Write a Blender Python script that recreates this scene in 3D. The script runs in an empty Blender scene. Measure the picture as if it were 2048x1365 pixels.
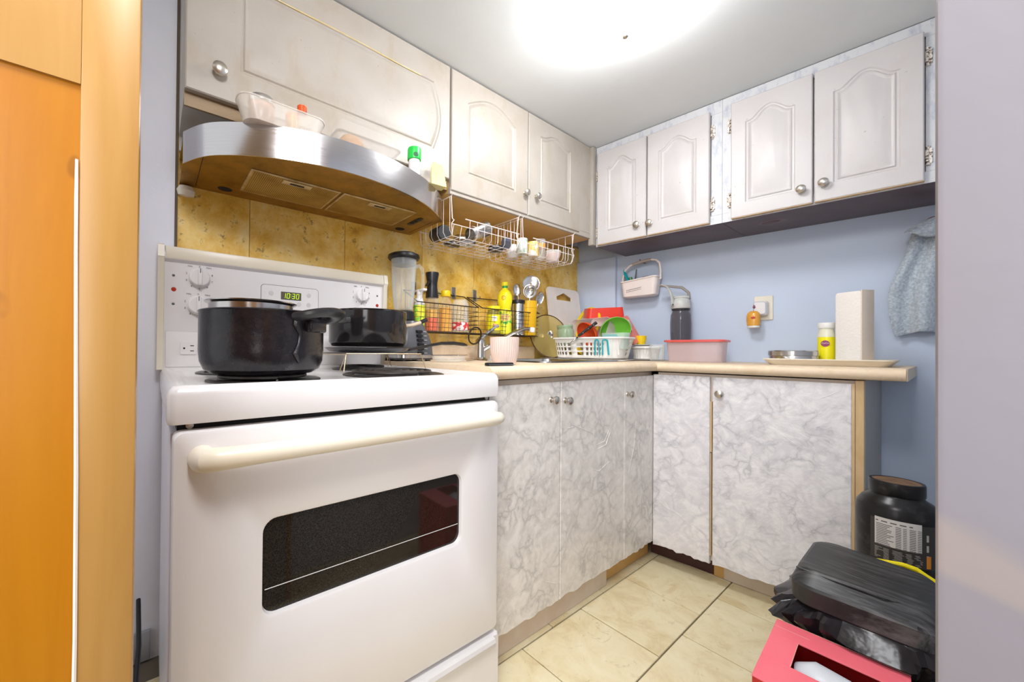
import bpy, bmesh, math, random
from math import sin, cos, pi, radians
from mathutils import Vector, Matrix
random.seed(7)
SC = bpy.context.scene
COL = SC.collection
# ------------------------------------------------------------------ camera, light, exposure
cam = bpy.data.cameras.new('camera'); camo = bpy.data.objects.new('camera', cam); COL.objects.link(camo)
cam.sensor_fit = 'HORIZONTAL'; cam.sensor_width = 36
cam.lens = 757.877/2048*36
cam.shift_x = (1024-857.324)/2048; cam.shift_y = (694.941-682.5)/2048
R2 = (0.58759412, 0.80910726, 0.00886591); U2 = (3.33142456e-04, -1.11988900e-02, 9.99937235e-01); F2 = (-0.80915576, 0.58755428, 0.00684995)
camo.matrix_world = Matrix(((R2[0], U2[0], -F2[0], 1.46597), (R2[1], U2[1], -F2[1], -0.02152), (R2[2], U2[2], -F2[2], 0.96488), (0, 0, 0, 1)))
cam.clip_start = 0.02
SC.camera = camo
SC.view_settings.view_transform = 'Standard'; SC.view_settings.look = 'None'
SC.view_settings.exposure = 0.70; SC.view_settings.gamma = 1.0; SC.view_settings.use_curve_mapping = False
W = bpy.data.worlds.new('world'); SC.world = W; W.use_nodes = True
W.node_tree.nodes['Background'].inputs[0].default_value = (0.96, 0.98, 1.0, 1)
W.node_tree.nodes['Background'].inputs[1].default_value = 0.6
LAMP_EMIT = 27.0
def area(name, loc, target, sx, sy, power, col):
    l = bpy.data.lights.new(name, 'AREA'); l.shape = 'RECTANGLE'; l.size = sx; l.size_y = sy; l.energy = power; l.color = col
    o = bpy.data.objects.new(name, l); COL.objects.link(o); o.location = loc
    o.rotation_euler = (Vector(target)-Vector(loc)).to_track_quat('-Z', 'Y').to_euler(); return o
area('room_fill', (1.75, -.75, 1.25), (0.5, 1.3, 0.85), 1.0, 1.0, 11, (.98, .98, 1.0))  # added fill from behind the camera, no real lamp there
area('entry_fill', (1.42, .0, 2.04), (0.5, 1.1, 0.5), 0.5, 0.4, 15, (.98, .98, 1.0))  # added fill above the doorway, stands for no actual fixture

AR = 0.11
def SH(p): return (p[0], p[1]+(p[0]-.6)*AR, p[2])
# ------------------------------------------------------------------ materials
def nt(name):
    m = bpy.data.materials.new(name); m.use_nodes = True
    return m, m.node_tree.nodes, m.node_tree.links, m.node_tree.nodes['Principled BSDF']
def texco(N, L, stretch=(1, 1, 1), rnd=False):
    tc = N.new('ShaderNodeTexCoord'); mp = N.new('ShaderNodeMapping'); mp.inputs['Scale'].default_value = stretch
    if rnd:
        oi = N.new('ShaderNodeObjectInfo'); ml = N.new('ShaderNodeVectorMath'); ml.operation = 'SCALE'; ml.inputs[0].default_value = (17, 31, 23)
        L.new(oi.outputs['Random'], ml.inputs['Scale']); ad = N.new('ShaderNodeVectorMath')
        L.new(tc.outputs['Object'], ad.inputs[0]); L.new(ml.outputs[0], ad.inputs[1]); L.new(ad.outputs[0], mp.inputs[0])
    else: L.new(tc.outputs['Object'], mp.inputs[0])
    return mp.outputs[0]
def noise(N, L, vec, scale, detail=4, rough=.55, dist=0):
    n = N.new('ShaderNodeTexNoise'); n.inputs['Scale'].default_value = scale; n.inputs['Detail'].default_value = detail
    n.inputs['Roughness'].default_value = rough; n.inputs['Distortion'].default_value = dist; L.new(vec, n.inputs['Vector']); return n.outputs['Fac']
def ramp(N, L, fac, stops):
    r = N.new('ShaderNodeValToRGB'); e = r.color_ramp.elements
    while len(e) < len(stops): e.new(.5)
    for i, (p, c) in enumerate(stops): e[i].position = p; e[i].color = (*c[:3], 1)
    L.new(fac, r.inputs[0]); return r.outputs[0]
def mixc(N, L, fac, a, b, mode='MIX'):
    m = N.new('ShaderNodeMix'); m.data_type = 'RGBA'; m.blend_type = mode
    for s, x in ((0, fac), (6, a), (7, b)):
        if isinstance(x, (float, int)): m.inputs[s].default_value = x
        elif isinstance(x, tuple): m.inputs[s].default_value = (*x[:3], 1)
        else: L.new(x, m.inputs[s])
    return m.outputs[2]
def bump(N, L, P, h, st, dist=.002):
    b = N.new('ShaderNodeBump'); b.inputs['Strength'].default_value = st; b.inputs['Distance'].default_value = dist
    L.new(h, b.inputs['Height']); L.new(b.outputs[0], P.inputs['Normal'])
def MAT(name, col, rough=.5, metal=0., col2=None, scale=12, lo=.4, hi=.7, bmp=0, bscale=60, bdist=.002, coat=0, stretch=(1, 1, 1), rnd=False, spec=None, aniso=0):
    m, N, L, P = nt(name)
    P.inputs['Base Color'].default_value = (*col, 1); P.inputs['Roughness'].default_value = rough; P.inputs['Metallic'].default_value = metal
    if coat: P.inputs['Coat Weight'].default_value = coat; P.inputs['Coat Roughness'].default_value = .08
    if spec is not None: P.inputs['Specular IOR Level'].default_value = spec
    if aniso: P.inputs['Anisotropic'].default_value = aniso
    v = texco(N, L, stretch, rnd)
    if col2 is None: col2 = tuple(c*.93 for c in col)
    f = noise(N, L, v, scale)
    L.new(ramp(N, L, f, [(lo, col), (hi, col2)]), P.inputs['Base Color'])
    if bmp: bump(N, L, P, noise(N, L, v, bscale), bmp, bdist)
    return m
def CLEAR(name, col, alpha=.3, rough=.08, dens=None):
    """thin plastic or glass: part see-through, part coloured gloss"""
    m, N, L, P = nt(name)
    P.inputs['Base Color'].default_value = (*col, 1); P.inputs['Roughness'].default_value = rough
    t = N.new('ShaderNodeBsdfTransparent'); t.inputs[0].default_value = (*(dens or (1, 1, 1)), 1)
    lw = N.new('ShaderNodeLayerWeight'); lw.inputs[0].default_value = .35
    mr = N.new('ShaderNodeMapRange'); mr.inputs['To Min'].default_value = alpha; mr.inputs['To Max'].default_value = min(1, alpha+.4)
    L.new(lw.outputs['Facing'], mr.inputs[0]); mx = N.new('ShaderNodeMixShader'); L.new(mr.outputs[0], mx.inputs[0])
    L.new(t.outputs[0], mx.inputs[1]); L.new(P.outputs[0], mx.inputs[2]); L.new(mx.outputs[0], N['Material Output'].inputs[0])
    return m
def EMIT(name, col, s):
    m, N, L, P = nt(name); P.inputs['Base Color'].default_value = (*col, 1)
    P.inputs['Emission Color'].default_value = (*col, 1); P.inputs['Emission Strength'].default_value = s; return m

m_wallblue = MAT('blue_grey_wall_paint', (.56, .64, .78), .45, col2=(.53, .61, .75), scale=3, bmp=.15, bscale=90)
m_wallleft = MAT('left_wall_paint', (.82, .84, .93), .5, col2=(.78, .80, .90), scale=4, bmp=.2, bscale=80)
m_ceil = MAT('ceiling_paint', (.74, .76, .76), .7, col2=(.69, .71, .71), scale=2.2, bmp=.15, bscale=60)
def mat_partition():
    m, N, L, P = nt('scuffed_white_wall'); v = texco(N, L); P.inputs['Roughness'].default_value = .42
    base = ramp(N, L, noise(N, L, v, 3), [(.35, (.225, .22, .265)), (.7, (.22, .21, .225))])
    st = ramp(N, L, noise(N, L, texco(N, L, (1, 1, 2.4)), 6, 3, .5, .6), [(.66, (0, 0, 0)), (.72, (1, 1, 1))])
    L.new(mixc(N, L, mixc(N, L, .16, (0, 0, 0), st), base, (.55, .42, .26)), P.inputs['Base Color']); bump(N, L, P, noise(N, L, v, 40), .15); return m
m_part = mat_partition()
def mat_wood(name, a, b, stretch=(14, 14, 1.2), rough=.32):
    m, N, L, P = nt(name); v = texco(N, L, stretch)
    f = noise(N, L, v, 2.2, 6, .6, .8)
    c = ramp(N, L, f, [(.3, a), (.7, b)])
    kn = ramp(N, L, noise(N, L, texco(N, L, (9, 9, 5)), 3.1, 2), [(.22, (1, 1, 1)), (.27, (0, 0, 0))])
    L.new(mixc(N, L, mixc(N, L, .5, (0, 0, 0), kn), c, tuple(x*.45 for x in b)), P.inputs['Base Color']); P.inputs['Roughness'].default_value = rough
    bump(N, L, P, f, .05); return m
m_doorpanel = mat_wood('orange_varnished_wood', (.42, .16, .002), (.36, .125, .001))
m_doorstile = mat_wood('pale_varnished_wood', (.41, .225, .062), (.36, .185, .042))
m_rawwood = mat_wood('raw_cabinet_wood', (.72, .45, .16), (.60, .35, .10), (3, 3, 3), .5)
m_edge = mat_wood('worn_wood_edge', (.70, .50, .28), (.55, .36, .16), (8, 8, 2), .55)
m_maroon = MAT('maroon_cabinet_underside', (.085, .045, .05), .35, col2=(.07, .035, .04))
m_toe = MAT('dark_maroon_toe_board', (.06, .015, .012), .5)
m_toeb = MAT('beige_toe_board', (.70, .60, .50), .5, col2=(.62, .50, .38), scale=8)
def mat_cab(name, a, b, dirt, amt=.5):
    m, N, L, P = nt(name); v = texco(N, L); P.inputs['Roughness'].default_value = .42
    base = ramp(N, L, noise(N, L, v, 6, 5), [(.35, a), (.7, b)])
    d = ramp(N, L, noise(N, L, texco(N, L, (5, 5, 3)), 1.6, 7, .65, .5), [(.5, (0, 0, 0)), (.78, (1, 1, 1))])
    base2 = mixc(N, L, mixc(N, L, amt, (0, 0, 0), d), base, dirt)
    sp = ramp(N, L, noise(N, L, v, 75, 1), [(.76, (0, 0, 0)), (.80, (1, 1, 1))])
    L.new(mixc(N, L, mixc(N, L, .45, (0, 0, 0), sp), base2, (.30, .22, .13)), P.inputs['Base Color'])
    bump(N, L, P, noise(N, L, texco(N, L, (1, 1, .3)), 70), .18); return m
m_cabL = mat_cab('greasy_white_cabinet_paint', (.43, .39, .34), (.39, .345, .295), (.33, .255, .145), .55)
m_cabR = mat_cab('white_cabinet_paint', (.56, .53, .52), (.53, .495, .485), (.50, .44, .39), .4)
def mat_frame():
    m, N, L, P = nt('streaky_white_frame_paint'); P.inputs['Roughness'].default_value = .5
    s = ramp(N, L, noise(N, L, texco(N, L, (5, 5, 2)), 6, 6, .7), [(.33, (.40, .42, .50)), (.5, (.60, .60, .61))])
    L.new(s, P.inputs['Base Color']); return m
m_frame = mat_frame()
m_hole = MAT('black_gap', (.01, .01, .01), .8)
def mat_stone(name, stops, sc, rnd=True, rough=.5, crack=(.25, .17, .06), cs=5, camt=.5, bmp=.2, dist=.6):
    m, N, L, P = nt(name); v = texco(N, L, rnd=rnd)
    c = ramp(N, L, noise(N, L, v, sc, 10, .68, dist), stops)
    k = ramp(N, L, noise(N, L, v, sc*cs, 8, .75, dist*2), [(.58, (0, 0, 0)), (.66, (1, 1, 1))])
    L.new(mixc(N, L, mixc(N, L, camt, (0, 0, 0), k), c, crack), P.inputs['Base Color']); P.inputs['Roughness'].default_value = rough
    bump(N, L, P, noise(N, L, v, sc*6, 6), bmp); return m
m_bstile = mat_stone('brown_travertine_tile', [(.30, (.50, .24, .015)), (.44, (.78, .46, .06)), (.56, (.88, .62, .18)), (.70, (.92, .74, .36))], 8, cs=4, camt=.75, crack=(.16, .08, .012), dist=.15)
m_ftile = mat_stone('cream_floor_tile', [(.3, (.62, .49, .26)), (.5, (.74, .64, .40)), (.7, (.80, .72, .50))], 8, crack=(.42, .32, .15), cs=3, camt=.5)
m_grout = MAT('grey_grout', (.15, .125, .09), .9)
m_grout2 = MAT('brown_grout', (.36, .24, .10), .9)
def mat_marble(name, a, b, vein, off):
    m, N, L, P = nt(name); tc = N.new('ShaderNodeTexCoord'); mp = N.new('ShaderNodeMapping'); L.new(tc.outputs['Object'], mp.inputs[0])
    mp.inputs['Location'].default_value = off; mp.inputs['Rotation'].default_value = (.3, .5, .1); v = mp.outputs[0]
    nz = N.new('ShaderNodeTexNoise'); nz.inputs['Scale'].default_value = 8; nz.inputs['Detail'].default_value = 7; L.new(v, nz.inputs['Vector'])
    sc_ = N.new('ShaderNodeVectorMath'); sc_.operation = 'SCALE'; sc_.inputs['Scale'].default_value = .30; L.new(nz.outputs['Color'], sc_.inputs[0])
    ad = N.new('ShaderNodeVectorMath'); L.new(v, ad.inputs[0]); L.new(sc_.outputs[0], ad.inputs[1])
    vo = N.new('ShaderNodeTexVoronoi'); vo.feature = 'DISTANCE_TO_EDGE'; vo.inputs['Scale'].default_value = 13; L.new(ad.outputs[0], vo.inputs['Vector'])
    vn = ramp(N, L, vo.outputs['Distance'], [(0.0, (1, 1, 1)), (.05, (.45, .45, .45)), (.22, (0, 0, 0))])
    msk = ramp(N, L, noise(N, L, v, 9, 3), [(.40, (0, 0, 0)), (.60, (1, 1, 1))])
    cl = ramp(N, L, noise(N, L, v, 15, 6, .6, 2.0), [(.38, a), (.60, b)])
    f = mixc(N, L, 1., vn, msk, 'MULTIPLY')
    L.new(mixc(N, L, mixc(N, L, .80, (0, 0, 0), f), cl, vein), P.inputs['Base Color']); P.inputs['Roughness'].default_value = .3
    bump(N, L, P, noise(N, L, v, 14, 5, .6, 2), .45, .004); return m
m_marL = mat_marble('marble_vinyl_left', (.84, .80, .75), (.72, .68, .63), (.45, .43, .41), (0, 0, 0))
m_marR = mat_marble('marble_vinyl_right', (.84, .81, .81), (.72, .69, .71), (.45, .44, .47), (3, 1, 2))
m_counter = mat_stone('beige_laminate', [(.3, (.70, .52, .33)), (.5, (.78, .62, .44)), (.7, (.70, .54, .36))], 14, rnd=False, crack=(.50, .34, .18), cs=2.5, camt=.3, bmp=.03)
m_white = MAT('white_enamel', (.80, .775, .77), .22, col2=(.78, .75, .745), scale=3, coat=.3)
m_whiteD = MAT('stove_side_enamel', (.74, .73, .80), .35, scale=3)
m_cream = MAT('yellowed_white_plastic', (.80, .74, .62), .35, col2=(.78, .70, .55), scale=5)
m_handle = MAT('cream_handle_plastic', (.80, .73, .60), .3, col2=(.80, .68, .48), scale=4)
m_black = MAT('black_plastic', (.012, .012, .014), .35)
m_blackm = MAT('matt_black_plastic', (.02, .02, .022), .5, col2=(.05, .05, .05), scale=30)
def mat_enamelpot():
    m, N, L, P = nt('burnt_black_enamel'); v = texco(N, L); P.inputs['Roughness'].default_value = .18
    f = noise(N, L, v, 30, 6, .7); L.new(ramp(N, L, f, [(.4, (.008, .008, .013)), (.7, (.025, .018, .018))]), P.inputs['Base Color'])
    L.new(ramp(N, L, noise(N, L, v, 22, 6, .7), [(.4, (.08, .08, .08)), (.7, (.26, .26, .26))]), P.inputs['Roughness'])
    bump(N, L, P, noise(N, L, v, 60, 6, .7), .35, .002); return m
m_pot = mat_enamelpot()
m_iron = MAT('black_coil_iron', (.02, .018, .018), .4, col2=(.05, .04, .035), scale=40, bmp=.3)
m_steel = MAT('stainless_steel', (.62, .60, .58), .22, 1., col2=(.55, .53, .51), scale=20)
m_wire = MAT('tarnished_wire', (.50, .38, .24), .35, .8)
def mat_brushed():
    m, N, L, P = nt('brushed_steel'); P.inputs['Metallic'].default_value = 1; P.inputs['Roughness'].default_value = .24
    v = texco(N, L, (1, 1, 40)); f = noise(N, L, v, 14, 4)
    L.new(ramp(N, L, f, [(.3, (.56, .545, .55)), (.7, (.61, .59, .60))]), P.inputs['Base Color'])
    L.new(ramp(N, L, f, [(.3, (.13, .13, .13)), (.7, (.19, .19, .19))]), P.inputs['Roughness']); return m
m_brushed = mat_brushed()
def mat_hoodunder():
    m, N, L, P = nt('greasy_brown_steel'); v = texco(N, L); P.inputs['Metallic'].default_value = .55; P.inputs['Roughness'].default_value = .35
    c = ramp(N, L, noise(N, L, v, 14, 7, .65, .4), [(.3, (.20, .09, .008)), (.5, (.34, .17, .015)), (.7, (.44, .21, .02))])
    s = ramp(N, L, noise(N, L, v, 120, 3), [(.70, (0, 0, 0)), (.76, (1, 1, 1))])
    L.new(mixc(N, L, mixc(N, L, .6, (0, 0, 0), s), c, (.03, .015, .005)), P.inputs['Base Color']); return m
m_hoodun = mat_hoodunder()
m_hoodfr = MAT('greasy_filter_frame', (.75, .60, .36), .35, .6, col2=(.42, .30, .12), scale=18)
def mat_filter():
    m, N, L, P = nt('greasy_filter_mesh'); v = texco(N, L); P.inputs['Metallic'].default_value = .5; P.inputs['Roughness'].default_value = .4
    w = N.new('ShaderNodeTexWave'); w.inputs['Scale'].default_value = 55; w.bands_direction = 'Y'; L.new(v, w.inputs['Vector'])
    w2 = N.new('ShaderNodeTexWave'); w2.inputs['Scale'].default_value = 55; w2.bands_direction = 'X'; L.new(v, w2.inputs['Vector'])
    f = mixc(N, L, .5, w.outputs['Color'], w2.outputs['Color'])
    c = ramp(N, L, f, [(.25, (.20, .11, .012)), (.75, (.80, .54, .16))])
    d = ramp(N, L, noise(N, L, v, 9, 4), [(.4, (1, 1, 1)), (.7, (.6, .5, .3))])
    L.new(mixc(N, L, 1., c, d, 'MULTIPLY'), P.inputs['Base Color']); return m
m_filter = mat_filter()
m_nickel = MAT('brushed_nickel', (.62, .57, .50), .28, 1.)
m_wwire = MAT('white_coated_wire', (.82, .74, .70), .35)
m_bwire = MAT('dark_bronze_wire', (.06, .04, .025), .4, .5)
m_glass = CLEAR('clear_glass', (.85, .88, .86), .10, .04)
m_glassg = CLEAR('green_tinted_glass', (.55, .68, .50), .38, .08, (.86, .95, .84))
m_clearp = CLEAR('clear_plastic', (.85, .80, .74), .07, .1)
m_frost = CLEAR('frosted_pink_plastic', (.90, .72, .71), .34, .35)
m_frost2 = CLEAR('frosted_clear_plastic', (.82, .76, .68), .32, .3)
m_amber = CLEAR('amber_glass', (.50, .38, .12), .42, .08, (.9, .8, .5))
m_smoke = CLEAR('smoky_grey_plastic', (.20, .19, .21), .22, .08, (.8, .8, .82))
m_display = MAT('display_window', (.10, .085, .05), .3)
m_digit = EMIT('green_led', (.55, .90, .02), .7)
m_print = MAT('dark_grey_print', (.10, .10, .11), .5)
m_greybtn = MAT('grey_button', (.62, .60, .58), .5)
m_red = MAT('red_plastic', (.80, .045, .02), .35)
m_redd = MAT('red_indicator', (.45, .03, .01), .2)
m_dome = EMIT('lit_lamp_glass', (.97, .98, 1), LAMP_EMIT)
print('materials ok')
# ------------------------------------------------------------------ mesh builder
class MB:
    def __init__(s): s.v = []; s.f = []
    def add(s, vs, fs):
        o = len(s.v); s.v += [tuple(p) for p in vs]; s.f += [tuple(i+o for i in f) for f in fs]; return s
    def box(s, a, b, bev=0, seg=2, rot=None, org=None):
        c = [(a[i]+b[i])/2 for i in range(3)]; d = [abs(b[i]-a[i]) for i in range(3)]
        bm = bmesh.new(); bmesh.ops.create_cube(bm, size=1)
        for v in bm.verts: v.co = Vector((v.co[0]*d[0], v.co[1]*d[1], v.co[2]*d[2]))
        if bev: bmesh.ops.bevel(bm, geom=bm.edges[:], offset=min(bev, min(d)*.49), segments=seg, affect='EDGES', profile=.5)
        bm.verts.index_update(); M = rot or Matrix.Identity(3)
        s.add([M @ v.co + Vector(c) for v in bm.verts], [[v.index for v in f.verts] for f in bm.faces]); bm.free(); return s
    def loft(s, loops, cap0=True, cap1=True, closed=True):
        n = len(loops[0]); vs = [p for l in loops for p in l]; fs = []
        for i in range(len(loops)-1):
            for j in range(n if closed else n-1):
                k = (j+1) % n; fs.append((i*n+j, i*n+k, (i+1)*n+k, (i+1)*n+j))
        if cap0: fs.append(tuple(range(n-1, -1, -1)))
        if cap1: fs.append(tuple((len(loops)-1)*n+j for j in range(n)))
        return s.add(vs, fs)
    def lathe(s, prof, c=(0, 0, 0), axis=(0, 0, 1), seg=24, cap0=True, cap1=True, sx=1, sy=1):
        q = Vector(axis).normalized().to_track_quat('Z', 'Y').to_matrix(); c = Vector(c)
        if tuple(axis) == (0, 0, 1): q = Matrix.Identity(3)
        loops = [[c + q @ Vector((r*cos(2*pi*j/seg)*sx, r*sin(2*pi*j/seg)*sy, h)) for j in range(seg)] for r, h in prof]
        return s.loft(loops, cap0, cap1)
    def tube(s, pts, r, seg=8, closed=False, cap=True, sx=1.):
        pts = [Vector(p) for p in pts]; n = len(pts); loops = []; up = None
        rs = r if isinstance(r, (list, tuple)) else [r]*n
        for i, p in enumerate(pts):
            a = pts[(i-1) % n] if (closed or i > 0) else p; b = pts[(i+1) % n] if (closed or i < n-1) else p
            t = (b-a).normalized()
            if up is None: up = Vector((0, 0, 1)) if abs(t.z) < .9 else Vector((1, 0, 0))
            u = (up - t*up.dot(t)); u = u.normalized() if u.length > 1e-6 else t.orthogonal().normalized()
            up = u; w = t.cross(u)
            loops.append([p+(u*cos(2*pi*j/seg)*sx+w*sin(2*pi*j/seg))*rs[i] for j in range(seg)])
        if closed: loops.append(loops[0]); return s.loft(loops, False, False)
        return s.loft(loops, cap, cap)
    def prism(s, poly, fn, d0, d1):
        return s.loft([[fn(u, v, d0) for u, v in poly], [fn(u, v, d1) for u, v in poly]])
    def map(s, fn): s.v = [tuple(fn(p)) for p in s.v]; return s
def rr(w, h, r, n=5, cx=0, cy=0):
    """rounded rectangle loop centred on cx, cy"""
    out = []; r = min(r, w/2-1e-5, h/2-1e-5)
    for q, (sx, sy) in enumerate(((1, 1), (-1, 1), (-1, -1), (1, -1))):
        for i in range(n+1):
            a = q*pi/2 + i*pi/2/n; out.append((cx+sx*(w/2-r)+r*cos(a), cy+sy*(h/2-r)+r*sin(a)))
    return out
def build(name, mb, mat, parent=None, label=None, fn=None, mods=None, flat=False, ang=35):
    if fn: mb.map(fn)
    off = Vector((0, 0, 0)); p = parent
    if p is not None and not p.get('_loc'):
        while p is not None: off += p.location; p = p.parent
    me = bpy.data.meshes.new(name); me.from_pydata([Vector(v)-off for v in mb.v], [], mb.f)
    bm = bmesh.new(); bm.from_mesh(me); bmesh.ops.recalc_face_normals(bm, faces=bm.faces[:])
    if not flat:
        for f in bm.faces: f.smooth = True
    bm.to_mesh(me); bm.free()
    if not flat: me.set_sharp_from_angle(angle=radians(ang))
    for m in (mat if isinstance(mat, (list, tuple)) else [mat]): me.materials.append(m)
    o = bpy.data.objects.new(name, me); COL.objects.link(o)
    if parent is not None: o.parent = parent; 
    if parent is not None and parent.get('_loc'): o['_loc'] = 1
    if label: o['label'] = label
    if mods: mods(o)
    return o
def thing(name, label, cat, loc=(0, 0, 0), rz=0, group=None, local=False):
    o = bpy.data.objects.new(name, None); COL.objects.link(o); o.location = loc; o.rotation_euler = (0, 0, rz)
    o.empty_display_size = .02; o['label'] = label; o['category'] = cat
    if group: o['group'] = group
    if local: o['_loc'] = 1
    return o
def solo(name, mb, mat, label, cat, group=None, **k):
    """a thing that is one mesh; origin moved to its base"""
    if k.get('fn'): mb.map(k.pop('fn'))
    xs = [p[0] for p in mb.v]; ys = [p[1] for p in mb.v]; z = min(p[2] for p in mb.v)
    b = Vector(((min(xs)+max(xs))/2, (min(ys)+max(ys))/2, z)); mb.v = [tuple(Vector(p)-b) for p in mb.v]
    o = build(name, mb, mat, **k); o.location = b; o['label'] = label; o['category'] = cat
    if group: o['group'] = group
    return o
def struct(name, mb, mat, label=None, **k):
    o = build(name, mb, mat, label=label, **k); o['kind'] = 'structure'; return o
def solid(t, off=0): 
    def f(o): m = o.modifiers.new('thickness', 'SOLIDIFY'); m.thickness = t; m.offset = off
    return f
def text(name, s, size, mat, parent, org, xd, ud, ext=.0003, align='CENTER', label=None):
    c = bpy.data.curves.new('t', 'FONT'); c.body = s; c.size = size; c.align_x = align; c.align_y = 'CENTER'; c.extrude = ext; c.resolution_u = 2
    o = bpy.data.objects.new('t', c); me = bpy.data.meshes.new_from_object(o)
    xd = Vector(xd).normalized(); ud = Vector(ud); ud = (ud-xd*ud.dot(xd)).normalized(); nd = xd.cross(ud)
    mb = MB(); mb.add([Vector(org)+xd*v.co.x+ud*v.co.y+nd*v.co.z for v in me.vertices], [list(p.vertices) for p in me.polygons])
    bpy.data.objects.remove(o); bpy.data.curves.remove(c); bpy.data.meshes.remove(me)
    return build(name, mb, mat, parent, label, flat=True)

# ------------------------------------------------------------------ room shell
ZC = 2.112
fl = struct('floor', MB().box((-.6, -2.2, -.06), (3.2, 3.0, -.006)), m_grout)
tm = MB().box((-.1358, -.1628, -.012), (.1358, .1628, 0), .0015, 1)
tproto = None
for ci in range(-1, 7):
    x0 = .65 + .276*(ci-1) + .0
    off = .955 if ci % 2 == 1 else 1.12
    for k in range(-4, 6):
        yc = off+.33*k+.165
        if yc > 2.5 or yc < -.6: continue
        if tproto is None:
            tproto = build('tile', tm, m_ftile, fl, ang=30); o = tproto
        else: o = tproto.copy(); COL.objects.link(o)
        o.location = (x0+.138, yc, random.uniform(-.0006, .0006))
struct('ceiling', MB().box((-.2, -.35, ZC), (2.6, 3.0, ZC+.08)), m_ceil)
wl = struct('wall_left', MB().box((-.14, -1.2, -.06), (0, .035, ZC)).box((-.14, .035, -.06), (-.012, 2.5, ZC)), m_wallleft)
ys = [.035, .251, .612, 1.001, 1.331, 1.693, 2.023, 2.285]
for i in range(7):
    build('tile', MB().box((-.012, ys[i]+.001, .93), (-.0004-.0003*(i % 2), ys[i+1]-.001, 1.655), .001, 1), m_bstile, wl)
build('grout', MB().box((-.0125, .036, .92), (-.004, 2.285, 1.66)), m_grout2, wl)
struct('wall_back', MB().box((-.14, 2.352, -.06), (1.75, 2.46, ZC)).map(SH), m_wallblue)
struct('trim_1', MB().box((.0, 2.328, .9185), (.245, 2.352, 1.552), .002).map(SH), m_wallblue, label='boxed out strip of pale blue wall in the corner beside the brown tiles')
struct('wall_right', MB().box((1.62, .40, -.06), (1.74, 2.6, ZC)), m_wallblue)
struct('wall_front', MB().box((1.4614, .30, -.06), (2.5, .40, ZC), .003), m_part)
struct('wall_entry', MB().box((2.50, -2.2, -.06), (2.60, .2995, ZC)), m_wallleft)
struct('door_2', MB().box((2.44, -.42, 0), (2.4995, .14, 2.03), .003).box((2.43, -.36, .10), (2.4405, .08, .95), .004).box((2.43, -.36, 1.05), (2.4405, .08, 1.93), .004), m_doorstile, label='unseen varnished wooden door added for orange reflections in the hood')  # out of view, put in so the hood and pots reflect orange
struct('trim_4', MB().box((1.4625, .4005, 0), (1.56, .416, 2.06), .002), m_doorpanel, label='unseen varnished wooden doorway lining added to reflect in the hood')  # hidden behind the partition, added for its reflection in the hood
# wooden door beside the camera
dr = struct('door_1', MB().box((.962, -.078, .0), (1.0, -.035, 2.06), .0015).box((.962, -1.0, 1.205), (.9995, -.078, 2.06)), m_doorstile, label='open varnished orange wooden door')
build('panel', MB().box((.966, -1.0, .0), (.9965, -.078, 1.205)), m_doorpanel, dr, 'darker orange panel')
build('paint_line', MB().tube([(1.0, -.0775-.002*sin(z*7)*z, z) for z in [0, .3, .55, .7, .85, .95, 1.05, 1.1, 1.135]], [.0022, .002, .0022, .0017, .0018, .0016, .0015, .0015, .0012], 6), MAT('white_paint_drip', (.80, .74, .66), .5), dr, 'white paint line')

# ------------------------------------------------------------------ cabinet doors
def cath(w, h, mx, mz0, mz1, rise, n=14, shf=.10):
    """panel outline with an arched top: loops of (u, v), and matching outer rectangle"""
    inn = []; out = []
    def put(i, o): inn.append(i); out.append(o)
    L_, R_, B_, T_ = mx, w-mx, mz0, h-mz1-rise
    for k in range(4): put((L_+(R_-L_)*k/4, B_), (w*k/4, 0))
    for k in range(4): put((R_, B_+(T_-B_)*k/4), (w, h*k/4))
    sh = (R_-L_)*shf
    for k in range(n+1):
        t = k/n; u = R_+(L_-R_)*t
        a = max(0, min(1, (min(u-L_, R_-u)-sh)/((R_-L_)/2-sh)))
        put((u, T_+rise*(sin(a*pi/2)**(1.3 if shf else 1) if rise else 0)), (w-w*t, h))
    for k in range(1, 4): put((L_, T_+(B_-T_)*k/4), (0, h-h*k/4))
    return inn, out
def shrink(lp, d):
    cx = sum(p[0] for p in lp)/len(lp); x0 = min(p[0] for p in lp); x1 = max(p[0] for p in lp); y0 = min(p[1] for p in lp); y1 = max(p[1] for p in lp); cy = (y0+y1)/2
    return [((p[0]-cx)*(1-2*d/(x1-x0))+cx, (p[1]-cy)*(1-2*d/(y1-y0))+cy) for p in lp]
def panel_door(w, h, P, th=.02, mx=.05, mz0=.055, mz1=.05, rise=.05, side=False, shf=.10):
    """P(u, v, d) -> point, d = proud of the face"""
    if side: inn, out = cath(h, w, mz0, mx, .045, rise, shf=shf)
    else: inn, out = cath(w, h, mx, mz0, mz1, rise, shf=shf)
    if side: Q = lambda u, v, d: P(v, h-u, d)
    else: Q = P
    e = .003
    lo = [[Q(u, v, -th) for u, v in out], [Q(u, v, -e) for u, v in out], [Q(u, v, 0) for u, v in shrink(out, e)],
          [Q(u, v, 0) for u, v in inn], [Q(u, v, -.004) for u, v in shrink(inn, .004)], [Q(u, v, -.0045) for u, v in shrink(inn, .009)],
          [Q(u, v, -.001) for u, v in shrink(inn, .013)], [Q(u, v, -.005) for u, v in shrink(inn, .019)], [Q(u, v, -.0055) for u, v in shrink(inn, .022)], [Q(u, v, -.003) for u, v in shrink(inn, .03)]]
    return MB().loft(lo)
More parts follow.
